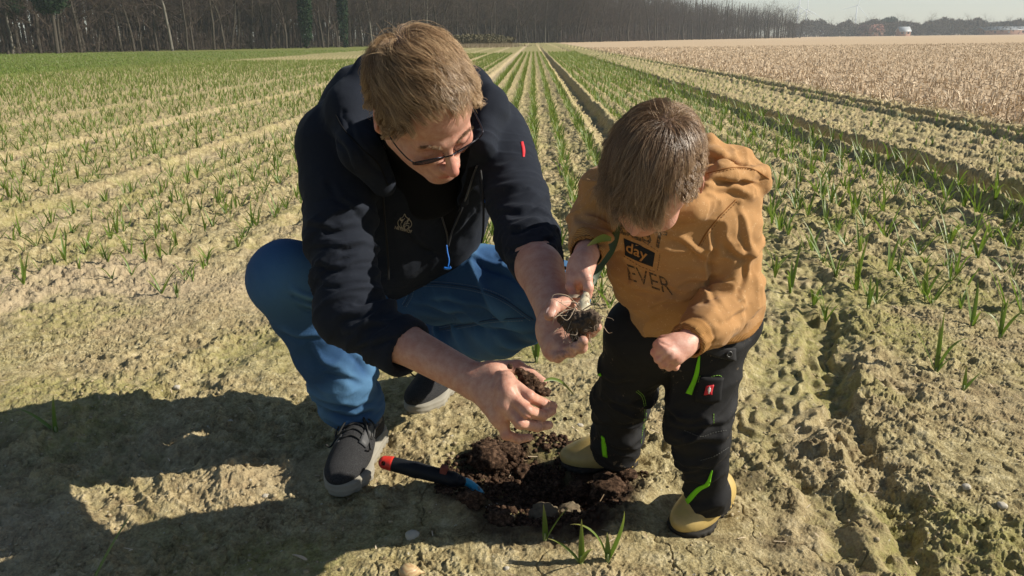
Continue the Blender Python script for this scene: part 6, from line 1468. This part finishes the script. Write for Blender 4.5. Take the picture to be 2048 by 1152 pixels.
# ============================================================ what the hands hold
def lump(name, pts, rs, seed, label, cat, vox=.0018, amp=.010):
    S = Sdf()
    for q, r in zip(pts, rs): S.ell(P(*q), (r, r * .9, r * .8), k=.008)
    V, F = mesh_sdf(S, vox); N = vnormals(V, F); V = V + N * (amp * (fbm3(V * 110, 4, seed) - .5) + .5 * amp * (fbm3(V * 330, 2, seed + 1) - .5))[:, None]; return tag(mesh_obj(name, V, F, M_dark, smooth=False), label, cat)
M_clay = mk_cloth('moist_clay', (.055, .038, .026), (.11, .078, .055), 90, .85, 0, .8, .002).m
o = lump('handful_of_soil', [(1128, 640, 1.185), (1145, 644, 1.17), (1165, 645, 1.16), (1183, 644, 1.155), (1150, 660, 1.17), (1158, 672, 1.165), (1172, 634, 1.165), (1143, 632, 1.175), (1190, 636, 1.15)], [.010, .014, .016, .013, .012, .009, .011, .009, .008], 5, 'sticky clump of dark clay soil held on the man\'s open palm', 'soil', amp=.016); o.data.materials[0] = M_clay
lump('handful_of_soil', [(1050, 756, 1.400), (1062, 765, 1.405), (1075, 776, 1.410), (1085, 784, 1.405), (1048, 772, 1.405), (1095, 783, 1.410), (1068, 782, 1.405), (1040, 745, 1.407)], [.014, .014, .012, .009, .012, .007, .012, .009], 8, 'crumbly dark soil scooped between the thumb and fingers of the lower hand', 'soil', amp=.011)
g = np.random.default_rng(33)
for i, (px, py, r) in enumerate([(1095, 790, .004), (1088, 788, .005), (1020, 733, .0055), (1108, 838, .0035), (1130, 838, .004), (1162, 832, .003), (1030, 858, .003), (1060, 862, .003), (1085, 866, .003)]):
    V, F = rock(r, 200 + i, 2, .4, .8); V = V + P(px, py, 1.385 if i < 3 else 1.45); tag(mesh_obj('soil_crumb', V, F, M_dark, smooth=False), 'crumb of soil ' + ('stuck on the lower hand' if i < 3 else 'dropping from the lower hand'), 'crumb', 'crumbs around the lower hand')
# pulled leek
pl = empty('pulled_leek', P(1170, 612, 1.20), 'pulled up leek with white bulb and bare roots held by the child over the palm', 'plant')
M_bulb = Mat('leek_bulb', (.62, .58, .42), .45, .4); _n = M_bulb.noise(120, 4, .7); M_bulb.color(M_bulb.mix(M_bulb.ramp(_n, [(.52, (0, 0, 0)), (.62, (1, 1, 1))]), (.50, .45, .32), (.22, .16, .10))); M_bulb = M_bulb.m
S = Sdf(); S.chain([P(1172, 583, 1.222), P(1171, 596, 1.208), P(1167, 612, 1.196), P(1163, 622, 1.188)], [.0045, .0062, .0095, .0060], k=.004); V, F = mesh_sdf(S, .0012); mesh_obj('bulb', V, F, M_bulb, pl)
M_root = Mat('roots', (.36, .28, .20), .6).m; parts = []; g = np.random.default_rng(6); b0 = P(1162, 622, 1.184)
tips_ = [(1100, 655), (1103, 640), (1110, 628), (1118, 652), (1128, 690), (1136, 692), (1140, 680), (1150, 690), (1135, 665), (1172, 660), (1180, 650), (1192, 655), (1205, 650), (1231, 664), (1222, 640), (1200, 622), (1106, 606), (1175, 690), (1190, 672), (1158, 700), (1145, 705), (1210, 606), (1165, 676), (1152, 668), (1186, 700), (1128, 612)]
for i, (px, py) in enumerate(tips_ + tips_[::2]):
    e = P(px + g.normal() * 6, py + g.normal() * 6, 1.150 + g.uniform(-.012, .02)); m1 = b0 * .6 + e * .4 + g.normal(size=3) * .006 + [0, 0, .004]; m2 = b0 * .25 + e * .75 + g.normal(size=3) * .006
    q = spline([b0, m1, m2, e], 5); parts.append(tube(q, np.linspace(.0007, .0003, len(q)), 4))
V, F = merge(parts); mesh_obj('roots', V, F, M_root, pl)
M_dleaf = mat_leaf('dark_leek_leaf', (.012, .035, .012), (.03, .07, .02), (.1, .12, .04))
def strip(pts, w_, name, mat, parent, rnd=.5):
    q = spline([P(*p_) for p_ in pts], 7); n = len(q); T = nrm(np.gradient(q, axis=0)); s = nrm(np.cross(T, nrm(np.array(CAMP) - q) + .5 * np.array(CR))); t = np.linspace(0, 1, n); ww = w_ * np.minimum(1, .45 + 2 * t) * (1 - t ** 3) + .0005; V = []
    for i in range(n): o_ = np.cross(s[i], T[i]); V += [q[i] - s[i] * ww[i] + o_ * ww[i] * .3, q[i], q[i] + s[i] * ww[i] + o_ * ww[i] * .3]
    return mesh_obj(name, V, [(i * 3 + j, i * 3 + j + 1, i * 3 + j + 4, i * 3 + j + 3) for i in range(n - 1) for j in (0, 1)], mat, parent, attrs={'tip': np.repeat(t, 3), 'rnd': np.full(n * 3, rnd)})
strip([(1172, 585, 1.225), (1178, 565, 1.262), (1195, 530, 1.278), (1218, 500, 1.285), (1232, 470, 1.29), (1238, 445, 1.29)], .0105, 'leaf', M_dleaf, pl); strip([(1176, 575, 1.24), (1190, 535, 1.29), (1212, 490, 1.30), (1228, 462, 1.29)], .0075, 'leaf', M_dleaf, pl, .9)
strip([(1222, 478, 1.262), (1205, 476, 1.25), (1190, 482, 1.235), (1174, 492, 1.225)], .0055, 'leaf', M_leaf, pl)
strip([(1165, 593, 1.215), (1150, 592, 1.21), (1135, 592, 1.212), (1122, 592, 1.215)], .0022, 'dry_leaf', M_root, pl)
strip([(1088, 762, 1.41), (1105, 758, 1.42), (1125, 766, 1.43), (1150, 792, 1.45)], .0026, 'x', M_leaf, None); o = bpy.context.scene.objects['x']; o.name = 'leek_leaf'; tag(o, 'thin curved green leaf hanging out of the soil in the lower hand', 'leaf')
